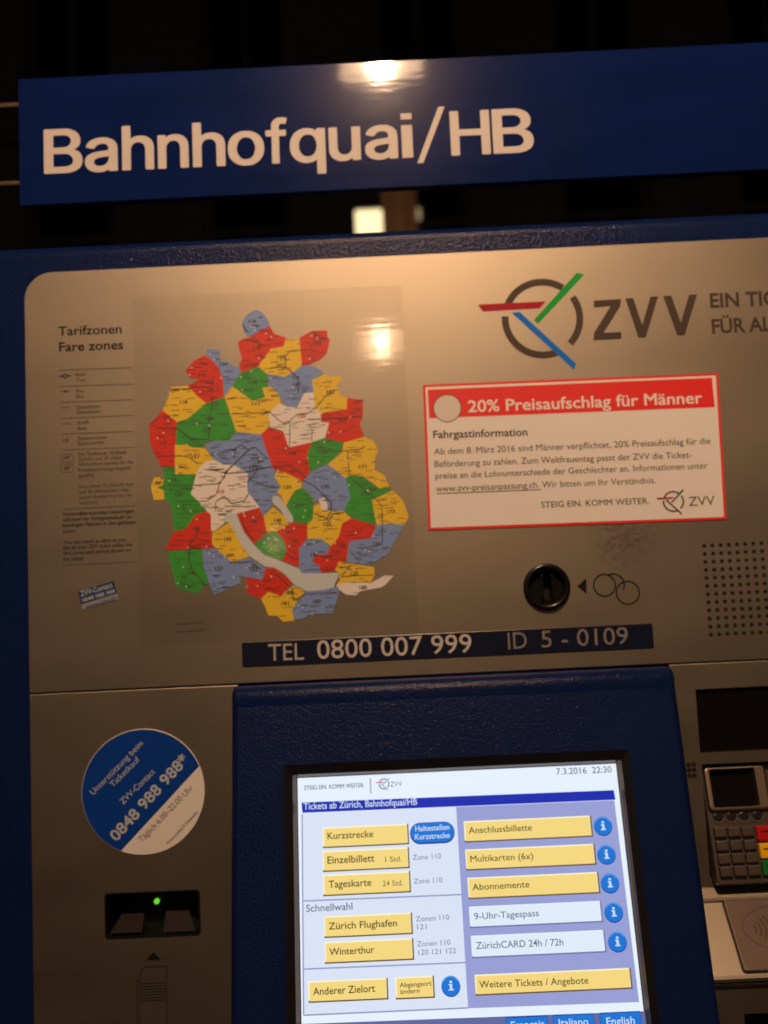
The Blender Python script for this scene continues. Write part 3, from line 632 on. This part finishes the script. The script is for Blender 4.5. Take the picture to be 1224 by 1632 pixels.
# ------------------------------------------------------------------ right column: plate, window, card terminal, contactless reader
CX0 = HX1+.0002
wa = (.2123, -.0765, XM1-.02, -.1212); ta = (.2126, -.1290, .330, -.2112)
mb = MB(); slab(mb, FACE, rect(HX1-.001, -.2200, XM1, ZS-.0003), METAL, 0, -.0015, .0005, [rrect(wa[0], wa[3], wa[2], wa[1], .0012, 3), rrect(ta[0], ta[3]+.004, ta[2], ta[1], .0012, 3)], hbot=-.004)
mb.build('terminal_plate', TM)
mb = MB(); slab(mb, FACE, rect(wa[0], wa[3], wa[2], wa[1]), GLASS, -.003, -.006, 0); mb.build('dark_window', TM, 'dark glass window above the card terminal')
TS_ = .25
def ty(z): return .0075+(z+.129)*TS_
tv = Vector((0, TS_, 1)).normalized(); TP = Plane((0, ty(-.129), -.129), (1, 0, 0), tv)
def tb_(z): return (Vector((0, ty(z), z))-TP.o).dot(tv)
mb = MB(); slab(mb, FACE, rect(ta[0], ta[3]+.004, ta[2], ta[1]), METALDARK, -.0165, -.02)
d0 = prect(TP, (1127, 1226), (1210, 1285)); dl = [TP.at(1126.5, 1227), TP.at(1199, 1223.5), TP.at(1209, 1284), TP.at(1136, 1288)]
xa = sum(p[0] for p in (dl[0], dl[3]))/2; xb = (dl[1][0]+dl[2][0])/2; za = (dl[2][1]+dl[3][1])/2; zb_ = (dl[0][1]+dl[1][1])/2
body = rrect(ta[0]+.0012, tb_(-.2085), ta[0]+.062, tb_(-.1312), .002)
slab(mb, TP, body, METALDARK, 0, -.012, .001, [rrect(xa, za, xb, zb_, .0008, 3)], hbot=-.003)
T = mb.build('card_terminal', TM, 'metal card terminal with small dark display and keypad')
mb = MB(); slab(mb, TP, rrect(xa-.0036, za-.0030, xb+.0080, zb_+.0024, .004), CAST, .0036, 0, .0021, [rrect(xa, za, xb, zb_, .0012, 3)], steps=5, hbot=.0002); mb.build('display_frame', T)
mb = MB(); flat(mb, TP, rect(xa, za, xb, zb_), GLASS, -.0025); mb.build('terminal_display', T)
for k, px in enumerate((1143.5, 1164, 1184.5, 1205.5)):
    a, b = TP.at(px, 1298-k*.8); mb = MB()
    cr = [(a-.0012, b+.0048), (a-.0012, b+.001)]+[(a+.0036*math.cos(math.radians(t)), b-.0012+.0036*math.sin(math.radians(t))) for t in range(160, 381, 20)]+[(a+.0012, b+.001), (a+.0012, b+.0048)]
    slab(mb, TP, cr, BLACK, .0012, 0, .0005); mb.build('soft_key', T)
    mb = MB(); ring(mb, TP, a, b-.0012, .0038, .0046, CAST, .0009, 200, 340, 12); mb.build('soft_key_rim', T)
kx = [(1136, 1156), (1159, 1178), (1181, 1200.5)]; kz = [(1319, 1334.5), (1340, 1356.5), (1361, 1377.5), (1381, 1398)]
cols = [((1136.5, 1326), 0), ((1158.5, 1325), 0), ((1180.5, 1324), 0), ((1203.5, 1323), 0)]
bx = [TP.at(*c[0])[0] for c in cols]; kw = .0086
bz = [TP.at(1160, (a+b)/2)[1] for a, b in kz]
for r in range(4):
    for c in range(3):
        mb = MB(); x = bx[c]; z = bz[r]+.0003
        slab(mb, TP, rrect(x, z-.0036, x+kw, z+.0036, .0009, 3), KEY, .0034, -.001, .0011, steps=3)
        mb.build('key', T)
for r, (m, py) in enumerate(((KRED, 1328), (KYEL, 1356), (KGRN, 1383))):
    z = TP.at(1214, py)[1]; mb = MB(); x = bx[3]
    slab(mb, TP, rrect(x, z-.0051, x+.0125, z+.0051, .0009, 3), m, .0034, -.001, .0011, steps=3)
    line(mb, TP, [(x+.0025, z+.0012), (x+.0095, z+.0014)], .0009, BLACKTXT, .0036)
    mb.build('key', T, ('red cancel key', 'yellow correction key', 'green confirm key')[r])
# ledge with the contactless reader
L0y, L0z, L1y, L1z = -.005, -.2206, -.040, -.2588
lv = Vector((0, L0y-L1y, L0z-L1z)).normalized(); LP = Plane((0, L0y, L0z), (1, 0, 0), lv)
LL = math.hypot(L0y-L1y, L0z-L1z); XL0, XL1 = HX1-.001, .335
mb = MB()
pr = [(.0013, -.2125), (-.0012, -.2135), (L0y-.0012, L0z+.002), (L0y-.0018, L0z+.0002), (L0y-.0012, L0z-.0012), (L1y+.001, L1z+.0012), (L1y-.0006, L1z-.0002), (L1y-.0004, L1z-.0022), (L1y+.003, L1z-.0030), (.0013, L1z-.0031)]
vs = [(x, y, z) for x in (XL0, XL1) for y, z in pr]; n = len(pr)
mb.add(vs, [(i, i+1, i+1+n, i+n) for i in range(n-1)], METAL, False)
mb.add([(XL1, y, z) for y, z in pr], [tuple(range(n))], METAL)
LD = mb.build('reader_ledge', TM, 'sloping silver ledge under the card terminal')
r0 = LP.at(1150, 1436.5); r1 = LP.at(1185.5, 1551); rx = (r0[0]+r1[0])/2; rw = .070
pad = rrect(rx, r1[1], rx+rw, min(r0[1], -.001), .0022)
mb = MB(); slab(mb, LP, inset(ccw(pad), -.0006), BLACK, .0008, -.001, 0); mb.build('reader_gasket', LD)
mb = MB(); slab(mb, LP, pad, mat('reader_pad_grey', (.115, .085, .068), rough=.5, metal=.25, var=.1), .0030, 0, .0012, steps=3); RP = mb.build('contactless_reader', LD)
mb = MB(); c = LP.at(1215, 1483); c = (rx+rw/2-.002, c[1]); 
def oval(rx_, rz_, wd, m, h, cx=0.0):
    P0 = [(c[0]+cx+rx_*math.cos(2*math.pi*k/48), c[1]+rz_*math.sin(2*math.pi*k/48)) for k in range(49)]; line(mb, LP, P0, wd, m, h)
GB = mat('brown_pad_print', (.05, .03, .025), rough=.5)
oval(.0255, .0150, .0007, GB, .0032)
for k in range(4):
    r = .0045+k*.0033; ring(mb, LP, c[0]-.0215, c[1], r-.0007, r+.0007, GB, .0032, -38, 38, 14)
mb.build('contactless_symbol', LD)
# lower front beneath the ledge
LF = Plane((0, -.035, 0), (1, 0, 0), (0, 0, 1)); cb = LF.at(1186, 1616)
mb = MB(); slab(mb, LF, rect(XL0, -.40, XL1, -.2638), METAL, 0, -.0362, .0012, [rect(cb[0], -.33, XL1-.02, cb[1])], hbot=-.02)
flat(mb, LF, rect(cb[0], -.33, XL1-.02, cb[1]), HOLE, -.0199); mb.build('lower_front', TM)
mb = MB(); slab(mb, FACE, rect(XL1+.0005, -.70, XM1, -.2203), METAL, 0, -.0015, .0005); slab(mb, FACE, rect(-.1127, -.70, XL1, -.4605), METAL, 0, -.0015, .0005); slab(mb, FACE, rect(HX1+.0003, -.46, XL1, -.4005), METAL, 0, -.0015, .0005); mb.build('bottom_plate', TM)

# ------------------------------------------------------------------ stickers and notice
N = rot2((674, 613.8), (1144, 594.9), FACE)
tl, tr, br, bl = N.at(674, 613.8), N.at(1144, 594.9), N.at(1157.5, 827.8), N.at(682.8, 845.3)
T = empty('surcharge_notice', N.pt(.1, -.1, 0), 'white paper notice with red border and red header band on the silver plate', 'notice')
mb = MB(); full = [bl, br, tr, tl]; slab(mb, N, full, PRED, .0007, 0, 0)
wh = [N.at(687, 840), N.at(1153.5, 823), N.at(1139.5, 598.8), N.at(677.5, 618)]
wh = inset(ccw(full), .0018); flat(mb, N, wh, PAPER, .0008); mb.build('sheet', T)
mb = MB(); hd = [N.at(684, 667), N.at(1138.6, 649.3), N.at(1134, 602.5), N.at(681.5, 621.5)]; flat(mb, N, hd, PRED, .00088); mb.build('header_band', T)
mb = MB(); c = N.at(712.8, 651); flat(mb, N, circ(*c, .0104, 40), GREYTXT, .00094); flat(mb, N, circ(*c, .0098, 40), mat('white_disc', (.64, .62, .57), rough=.5), .00098); mb.build('white_disc', T)
mb = MB(); hh = .00100
own_text(T, 'lettering', N, '20% Preisaufschlag für Männer', (746.5, 657.3), (1118.5, 643), 18.5, CREAM, hh, .022)
own_text(T, 'lettering', N, 'Fahrgastinformation', (690.6, 698.8), (840.5, 694.6), 12, BROWNTXT, hh, .012)
for s, a, b in (('Ab dem 8. März 2016 sind Männer verpflichtet, 20% Preisaufschlag für die', (692, 725), (1131.5, 707.6)), ('Beförderung zu zahlen. Zum Weltfrauentag passt der ZVV die Ticket-', (692.8, 744.7), (1101.8, 729.8)),
                ('preise an die Lohnunterschiede der Geschlechter an. Informationen unter', (694, 763.5), (1127, 747)), ('www.zvv-preisanpassung.ch. Wir bitten um Ihr Verständnis.', (694.8, 784), (1044.5, 770.3))):
    own_text(T, 'lettering', N, s, a, b, 10, GREYTXT, hh)
m2 = MB(); line(m2, N, [N.at(696, 787), N.at(862, 780.5)], .0006, GREYTXT, hh); m2.build('underline', T)
own_text(T, 'lettering', N, 'STEIG EIN. KOMM WEITER.', (862.6, 809.4), (1033.8, 803), 9.5, BROWNTXT, hh, .006)
logo(mb, N, (1072.5, 799.5), 17, (GREYTXT, LRED, GREYTXT, GREYTXT), hh, .15)
own_text(T, 'lettering', N, 'ZVV', (1097.5, 806.6), (1138.8, 804.8), 14.5, GREYTXT, hh, 0)
mb.build('logo', T)

c = FACE.at(228.3, 1261.3); R = .0455
R = (FACE.at(326.5, 1261)[0]-FACE.at(130.2, 1261)[0])/2
T = empty('helpline_sticker', FACE.pt(*c, 0), 'round blue and white sticker with a helpline number on the lower left plate', 'sticker')
mb = MB(); slab(mb, FACE, circ(*c, R, 72), STWHITE, .0007, 0, .0003); mb.build('disc', T)
A, B = FACE.at(315.3, 1221.8), FACE.at(193.8, 1354.5)
t0 = math.atan2(A[1]-c[1], A[0]-c[0]); t1 = math.atan2(B[1]-c[1], B[0]-c[0])+2*math.pi
if t1 > t0+2*math.pi: t1 -= 2*math.pi
mb = MB(); flat(mb, FACE, [(c[0]+(R-.0004)*math.cos(t0+(t1-t0)*k/50), c[1]+(R-.0004)*math.sin(t0+(t1-t0)*k/50)) for k in range(51)], STBLUE, .00078); mb.build('blue_field', T)
mb = MB(); hh = .0009
for s, a, b, cap, m, bo in (('Unterstützung beim', (149.5, 1267), (229.5, 1185.5), 9.5, STTXT, 0), ('Ticketkauf', (181, 1255), (224, 1211), 9.5, STTXT, 0), ('ZVV-Contact', (197, 1282), (248.5, 1230.5), 9.5, STTXT, .004),
                            ('0848 988 988*', (186.5, 1341), (302, 1212), 17.5, STTXT, .028), ('Täglich 6.00–22.00 Uhr', (226.5, 1342.5), (309, 1256), 9.5, INKBLUE, 0), ('*Normaltarif Festnetz', (268, 1346.5), (316, 1294.5), 4.5, INKBLUE, .01)):
    own_text(T, 'lettering', FACE, s, a, b, cap, m, hh, bo)


K = rot2((124.6, 942), (181.8, 925.2), FACE)
T = empty('contact_sticker', K.pt(.015, -.012, 0), 'small tilted dark blue contact sticker below the legend', 'sticker')
mb = MB(); q = [K.at(*p) for p in ((131.5, 972), (189, 954.5), (181.8, 925.2), (124.6, 942))]; slab(mb, K, q, mat('small_sticker_pale', (.22, .24, .25), rough=.4), .0004, 0, 0); mb.build('label_sheet', T)
mb = MB(); flat(mb, K, [K.at(*p) for p in ((129.6, 963.5), (187, 945.5), (181.8, 925.6), (124.9, 942.3))], mat('small_sticker_blue', (.008, .035, .12), rough=.4), .0005); mb.build('blue_field', T)
mb = MB()
own_text(T, 'lettering', K, 'ZVV-Contact', (130, 950.5), (180, 935.5), 8, STTXT, .0006, .006); own_text(T, 'lettering', K, '0848 988 988', (132, 959.5), (184, 944), 5.5, STTXT, .0006, .006); own_text(T, 'lettering', K, 'www.zvv.ch', (136.5, 970.5), (185, 955.5), 6, STBLUE, .0006, .01)


# ------------------------------------------------------------------ the fare zone map under its clear film
T = empty('fare_zone_map', FACE.pt(-.08, .1, 0), 'coloured fare zone map under a large clear film on the silver plate', 'map')
o5 = lambda x, y: (220+x/5.1, 460+y/5.1)
o6 = lambda x, y: (430+x/5.1, 460+y/5.1)
o7 = lambda x, y: (220+x/5.1, 740+y/5.1)
o8 = lambda x, y: (430+x/5.1, 740+y/5.1)
ZN = [
('l', '', [(o7, [(700,400),(800,400),(830,480),(860,550),(940,650),(1030,740),(1170,790)]), (o8, [(100,790),(240,850),(260,885),(420,885),(570,880),(560,900),(520,1000),(440,1020),(300,1030),(200,980),(120,890)]), (o7, [(1110,840),(1030,830),(900,740),(830,640),(780,540),(745,470),(700,470)])]),
('b', '116', [(o5, [(850,260),(890,210),(960,170),(1010,195),(1055,250),(1072,300),(900,392),(862,350),(845,290)])]),
('r', '115', [(o5, [(810,440),(850,410),(900,400),(1070,300),(1105,365),(1205,400),(1180,472),(1080,490),(1060,520),(978,630),(840,685),(820,620),(845,570)])]),
('b', '124', [(o5, [(560,490),(665,500),(670,590),(740,590),(780,640),(825,630),(832,685),(770,790),(705,875),(690,740),(660,650),(600,580),(555,540)])]),
('r', '113', [(o5, [(385,670),(450,590),(545,540),(605,585),(662,650),(690,740),(697,883),(560,938),(480,870),(400,790),(500,740),(420,720)])]),
('y', '118', [(o5, [(270,800),(400,790),(480,870),(555,935),(400,1060),(315,1085),(200,990),(250,880)])]),
('g', '112', [(o5, [(550,935),(705,880),(745,1000),(797,1162),(740,1238),(570,1240),(500,1295),(400,1275),(310,1275),(315,1085),(400,1060)])]),
('r', '117', [(o5, [(200,990),(317,1085),(305,1270),(300,1445),(190,1450),(130,1330),(100,1260),(90,1105)])]),
('y', '121', [(o5, [(300,1270),(400,1272),(440,1292),(545,1297),(620,1395),(540,1410),(505,1450),(470,1508),(300,1510)])]),
('g', '114', [(o5, [(768,790),(830,688),(972,635),(1050,692),(1062,795),(1005,805),(1032,885),(930,914),(860,860)])]),
('y', '111', [(o5, [(703,880),(768,795),(860,860),(930,912),(1032,885),(1008,808),(1080,795),(1145,860),(1160,930),(1070,1000),(1062,1125),(1002,1188),(798,1163),(745,1000)])]),
('b', '121', [(o5, [(545,1275),(610,1238),(740,1238),(795,1165),(1000,1185),(1050,1290),(1095,1385),(1115,1480)]), (o7, [(1110,70),(1115,125),(1168,190),(1135,245),(1090,270),(1085,340),(1022,425),(985,350),(885,220),(890,75),(780,5)]), (o5, [(700,1430),(620,1395)])]),
('w', '110', [(o7, [(470,80),(505,20),(545,-20),(625,-33),(700,5),(780,5),(892,75),(888,220),(990,350),(800,402),(700,400),(700,480),(620,545),(595,540),(592,410),(545,370),(430,240),(455,140)])]),
('g', '154', [(o7, [(205,30),(300,20),(300,78),(470,85),(458,140),(430,240),(555,365),(540,388),(470,412),(380,530),(295,542),(275,380),(265,320),(210,290),(225,220),(150,190),(200,170),(215,120)])]),
('y', '184', [(o7, [(105,180),(130,110),(180,105),(190,130),(215,122),(200,170),(150,190),(205,205),(215,285),(130,290)])]),
('r', '155', [(o7, [(222,695),(295,545),(380,530),(470,410),(545,385),(590,405),(592,520),(608,682)])]),
('g', '156', [(o7, [(240,712),(520,692),(532,820),(575,960),(475,1052),(310,1000)])]),
('b', '151', [(o7, [(523,692),(620,683),(700,740),(760,792),(832,835),(830,965),(620,1057),(577,960),(535,840)])]),
('y', '150', [(o7, [(605,560),(700,500),(745,470),(782,540),(832,640),(902,750),(830,777),(760,792),(640,692),(600,640)])]),
('r', '140', [(o7, [(802,402),(988,357),(1025,440),(1052,545),(942,645),(860,540),(830,470)])]),
('b', '152', [(o7, [(762,800),(900,758),(1032,842),(1030,930),(1010,940),(830,905)])]),
('g', '141', [(o7, [(945,645),(1050,570),(1120,545),(1180,610),(1210,680),(1172,782),(1030,732)])]),
('r', '153', [(o7, [(880,915),(1010,940),(1036,845),(1110,840),(1150,870),(1250,960),(1165,1072),(1060,1032),(1000,1092),(890,1050)])]),
('y', '181', [(o7, [(998,1095),(1060,1035),(1160,1070)]), (o8, [(150,1020),(190,985),(290,1030),(240,1090),(185,1180),(200,1270),(110,1280),(60,1230)]), (o7, [(1060,1230),(1030,1150)])]),
('y', '160', [(o5, [(1062,518),(1080,488),(1182,472),(1205,402)]), (o6, [(130,410),(242,410),(262,625),(190,682),(120,717)]), (o5, [(1050,695),(975,632)])]),
('r', '162', [(o6, [(243,400),(340,345),(465,340),(470,400),(490,410),(465,520),(420,570),(320,617),(260,622)])]),
('b', '161', [(o6, [(-18,695),(60,705),(120,717),(190,680),(262,625),(350,630),(430,670),(430,690),(345,740),(357,842),(280,850),(222,962),(140,962),(75,860),(20,800),(-12,795)])]),
('y', '163', [(o6, [(343,740),(450,695),(470,715),(580,720),(580,765),(540,780),(580,870),(630,890),(625,982),(430,1012),(368,980),(358,850)])]),
('w', '120', [(o6, [(80,930),(140,962),(222,965),(280,850),(358,843),(368,980),(430,1015),(415,1085),(482,1090),(457,1210),(340,1250),(155,1292),(110,1160),(0,1122),(-8,1010)])]),
('r', '164', [(o6, [(413,1020),(625,982),(630,890),(757,905),(757,1040),(730,1100),(767,1202),(602,1252),(450,1210),(485,1085),(420,1080)])]),
('r', '122', [(o5, [(1000,1185),(1062,1130),(1180,1165)]), (o6, [(155,1292),(345,1250),(305,1350),(330,1480)]), (o8, [(318,75),(270,137),(120,67),(50,62)]), (o6, [(20,1450)])]),
('g', '170', [(o6, [(345,1247),(440,1215),(602,1255),(590,1300),(520,1380),(460,1430),(360,1470),(325,1487),(303,1350)])]),
('y', '171', [(o6, [(600,1252),(770,1205),(840,1240),(880,1310),(850,1400)]), (o8, [(855,10),(850,45),(930,90),(975,190),(890,195),(820,140),(760,100),(660,90),(610,112),(480,15)]), (o6, [(470,1430),(590,1330)])]),
('b', '130', [(o8, [(262,190),(275,130),(330,72),(410,20),(470,0),(540,50),(620,118),(640,180),(657,270),(602,375),(500,380),(460,375),(400,280),(355,300),(350,270),(300,215)])]),
('g', '172', [(o8, [(620,115),(660,90),(760,100),(830,160),(890,195),(980,190),(985,212),(830,290),(867,493),(740,462),(600,385),(655,270)])]),
('y', '173', [(o8, [(830,290),(1002,213),(1085,300),(1130,430),(1092,495),(980,482),(867,493)])]),
('y', '130', [(o8, [(50,60),(120,65),(262,135),(258,192),(200,217),(150,300),(130,350),(90,250),(60,230),(90,180),(40,110)])]),
('g', '131', [(o8, [(150,310),(200,218),(258,190),(330,250),(357,310),(357,450),(330,487),(240,480),(180,440),(140,360)])]),
('y', '132', [(o8, [(357,340),(400,320),(440,375),(600,380),(662,440),(590,482),(560,600),(500,667),(420,605),(308,605),(305,482),(350,450)])]),
('l', '', [(o8, [(15,290),(30,260),(70,255),(120,320),(190,430),(185,475),(140,465),(90,370),(30,320)])]),
('y', '140', [(o7, [(1020,425),(1098,345),(1160,400),(1208,440),(1225,490),(1120,548),(1050,560)])]),
('r', '142', [(o8, [(50,545),(190,475),(307,490),(303,600),(238,690),(238,832),(100,780),(140,700),(120,630)])]),
('b', '143', [(o8, [(310,605),(420,605),(487,670),(470,732),(362,737),(345,790),(410,830),(418,882),(260,888),(237,830),(240,680)])]),
('r', '133', [(o8, [(590,480),(660,442),(740,460),(867,497),(822,600),(650,627),(640,680),(622,797),(560,790),(530,862),(418,885),(405,830),(350,790),(370,737),(472,727),(500,662),(560,590)])]),
('b', '134', [(o8, [(865,495),(980,480),(1092,495),(1010,640),(950,740),(810,817),(620,797),(645,625),(820,602)])]),
('y', '135', [(o8, [(560,790),(700,812),(850,835),(850,900),(820,960),(640,952),(540,990),(572,890),(530,860)])]),
('w', '180', [(o8, [(540,980),(640,957),(820,965),(940,900),(1005,905),(950,970),(910,1000),(740,1030),(700,1065),(620,1060),(550,1010)])]),
('b', '180', [(o8, [(300,1030),(440,1020),(520,1000),(560,1000),(560,1060),(510,1210),(320,1220),(270,1255),(200,1260),(180,1180),(250,1090)])]),
('w', '', [(o8, [(398,285),(440,270),(470,330),(465,375),(420,370)])]),
]
prt = MB(); HM = .0003
def inside(p, l):
    c = False
    for i in range(len(l)):
        a, b = l[i], l[i-1]
        if (a[1] > p[1]) != (b[1] > p[1]) and p[0] < (b[0]-a[0])*(p[1]-a[1])/(b[1]-a[1])+a[0]: c = not c
    return c
rnd = random.Random(3); cname = dict(r='red', y='yellow', g='green', b='blue', w='white', l='grey lake')
hubs = []
for zi, (col, num, segs) in enumerate(ZN):
    px = [f(*p) for f, l in segs for p in l]
    loc = [FACE.at(*p) for p in px]
    h = HM+zi*3e-6
    mb = MB(); flat(mb, FACE, loc, ZC[col], h)
    mb.build('lake' if col == 'l' else 'fare_zone', T)
    if col == 'l': continue
    x0, x1 = min(p[0] for p in px), max(p[0] for p in px); y0, y1 = min(p[1] for p in px), max(p[1] for p in px)
    cx, cy = sum(p[0] for p in px)/len(px), sum(p[1] for p in px)/len(px)
    hp = HM+.0002
    if num:
        q = (cx+rnd.uniform(-3, 4), cy+rnd.uniform(-3, 6))
        text(prt, FACE, num, (q[0]-6, q[1]+.3), (q[0]+6, q[1]-.3), 5.5, MAPRED if col == 'w' and num in ('110', '120') else LINEBLACK, hp+1e-5, .03)
    ar = (x1-x0)*(y1-y0); st_ = []
    for k in range(int(ar/90)+2):
        x, y = rnd.uniform(x0, x1), rnd.uniform(y0, y1); ln = rnd.uniform(6, 15)
        if inside((x, y), px) and inside((x+ln*.7, y), px) and abs(y-cy) > 4:
            l = [FACE.at(x, y), FACE.at(x+ln, y-.05*ln)]; line(prt, FACE, l, rnd.uniform(.00026, .00048), LINEBLACK, hp+rnd.uniform(0, 4e-6)); st_.append((x, y))
    for (x, y) in st_[:3]:
        c = FACE.at(x-2, y+1); flat(prt, FACE, circ(*c, .0006, 8), PAPER, hp+1.5e-5)
    hubs.append((cx, cy, st_))
DG = LINEBLACK
rails = [(o5, [(265,825),(420,815),(440,800),(580,805),(600,830)]), (o5, [(610,700),(600,890),(600,985),(580,1010),(575,1240)]), (o5, [(110,1100),(180,1040)]), (o5, [(150,1135),(320,1135),(380,1180),(440,1230),(560,1225)]),
         (o5, [(660,1020),(830,1018),(1070,1005),(1150,1075),(1200,1105)]), (o5, [(150,1367),(350,1360),(420,1375),(490,1425)]), (o6, [(0,650),(60,640),(130,640),(180,680),(230,730),(235,850)]), (o6, [(130,640),(125,560),(160,510),(330,495),(350,440),(380,370)]),
         (o6, [(110,1105),(160,1080),(220,1025),(300,1020),(380,965),(450,880),(500,830),(550,825)]), (o6, [(310,1065),(440,1060),(750,1040)]), (o6, [(160,1290),(165,1090)]), (o6, [(320,1100),(345,1150),(340,1240)]),
         (o6, [(0,1450),(160,1440),(240,1490),(300,1540)]), (o6, [(380,1255),(460,1320),(620,1320),(740,1310),(770,1280)]), (o6, [(630,1320),(650,1540)]), (o8, [(270,130),(360,175),(440,250),(500,310),(500,380),(460,450)]),
         (o8, [(680,130),(770,205),(860,280),(910,340),(915,460),(915,650),(870,665),(710,680)]), (o8, [(650,700),(700,760),(740,770)]), (o7, [(560,45),(700,40)]), (o7, [(710,100),(650,160),(450,170),(240,170)]),
         (o7, [(760,10),(660,160),(650,230),(560,300),(370,300),(370,370),(420,410)]), (o7, [(700,75),(880,65),(1080,20)]), (o7, [(890,150),(990,20)]), (o7, [(900,120),(1060,190),(1140,190)]), (o7, [(640,300),(700,260),(760,320),(860,300),(900,240)]),
         (o7, [(630,300),(630,380)]), (o7, [(700,340),(830,345),(960,340)]), (o7, [(480,520),(480,570),(415,660),(415,770),(440,860),(490,910),(550,990)]), (o7, [(740,800),(850,800),(920,790),(1000,860)]), (o7, [(1070,880),(1110,880),(1223,990)]),
         (o7, [(840,420),(860,500),(900,570),(940,610)]), (o8, [(200,780),(100,700),(60,640)]), (o8, [(280,860),(420,855),(490,855),(560,820)]), (o8, [(530,980),(600,890),(660,820)]), (o8, [(190,1110),(300,1050),(440,1045),(540,1040)]),
         (o8, [(180,1000),(190,1090),(230,1110)]), (o8, [(360,400),(440,430),(480,460),(520,400),(600,395)]), (o8, [(610,910),(840,900)]), (o5, [(780,1380),(790,1300),(840,1270),(900,1310),(950,1290),(1050,1380)]), (o5, [(700,1500),(780,1430),(900,1310)]),
         (o8, [(180,320),(230,365)]), (o5, [(1000,465),(930,380)]), (o5, [(850,290),(890,350)])]
for k, (f, l) in enumerate(rails):
    line(prt, FACE, [FACE.at(*f(*p)) for p in l], .00055 if k % 3 else .0008, DG, HM+.00018+k*1e-6)
text(prt, FACE, 'Verbundfahrplan und Tarif', (282, 996.5), (326, 993), 3.6, GREYTXT, HM, .01); text(prt, FACE, 'Stand 13. Dezember 2015', (282, 1009), (327, 1005.5), 3.6, GREYTXT, HM, .01)
prt.build('map_print', T)
# film
fm = bpy.data.materials.new('clear_film'); fm.use_nodes = True; t = fm.node_tree; t.nodes.clear()
out = t.nodes.new('ShaderNodeOutputMaterial'); tr_ = t.nodes.new('ShaderNodeBsdfTransparent'); tr_.inputs[0].default_value = (.982, .982, .978, 1)
gl = t.nodes.new('ShaderNodeBsdfGlossy'); gl.inputs['Roughness'].default_value = .055; lw = t.nodes.new('ShaderNodeLayerWeight'); lw.inputs[0].default_value = .5
pw = t.nodes.new('ShaderNodeMath'); pw.operation = 'POWER'; pw.inputs[1].default_value = 5; fr_ = t.nodes.new('ShaderNodeMath'); fr_.operation = 'MULTIPLY_ADD'; fr_.inputs[1].default_value = .95; fr_.inputs[2].default_value = .045
t.links.new(lw.outputs['Facing'], pw.inputs[0]); t.links.new(pw.outputs[0], fr_.inputs[0])
mxs = t.nodes.new('ShaderNodeMixShader'); tc = t.nodes.new('ShaderNodeTexCoord'); nz = t.nodes.new('ShaderNodeTexNoise'); nz.inputs['Scale'].default_value = 90; nz.inputs['Detail'].default_value = 4
mp = t.nodes.new('ShaderNodeMapping'); mp.inputs['Scale'].default_value = (.5, 1, 3)
bp = t.nodes.new('ShaderNodeBump'); bp.inputs['Strength'].default_value = .10; bp.inputs['Distance'].default_value = .0004
t.links.new(tc.outputs['Object'], mp.inputs[0]); t.links.new(mp.outputs[0], nz.inputs['Vector']); t.links.new(nz.outputs[0], bp.inputs['Height']); t.links.new(bp.outputs[0], gl.inputs['Normal'])
t.links.new(fr_.outputs[0], mxs.inputs[0]); t.links.new(tr_.outputs[0], mxs.inputs[1]); t.links.new(gl.outputs[0], mxs.inputs[2]); t.links.new(mxs.outputs[0], out.inputs[0])
mb = MB(); slab(mb, FACE, rrect(-.1817, -.0276, .0178, .2280, .003), fm, .0009, .0002, 0); mb.build('clear_film', T)
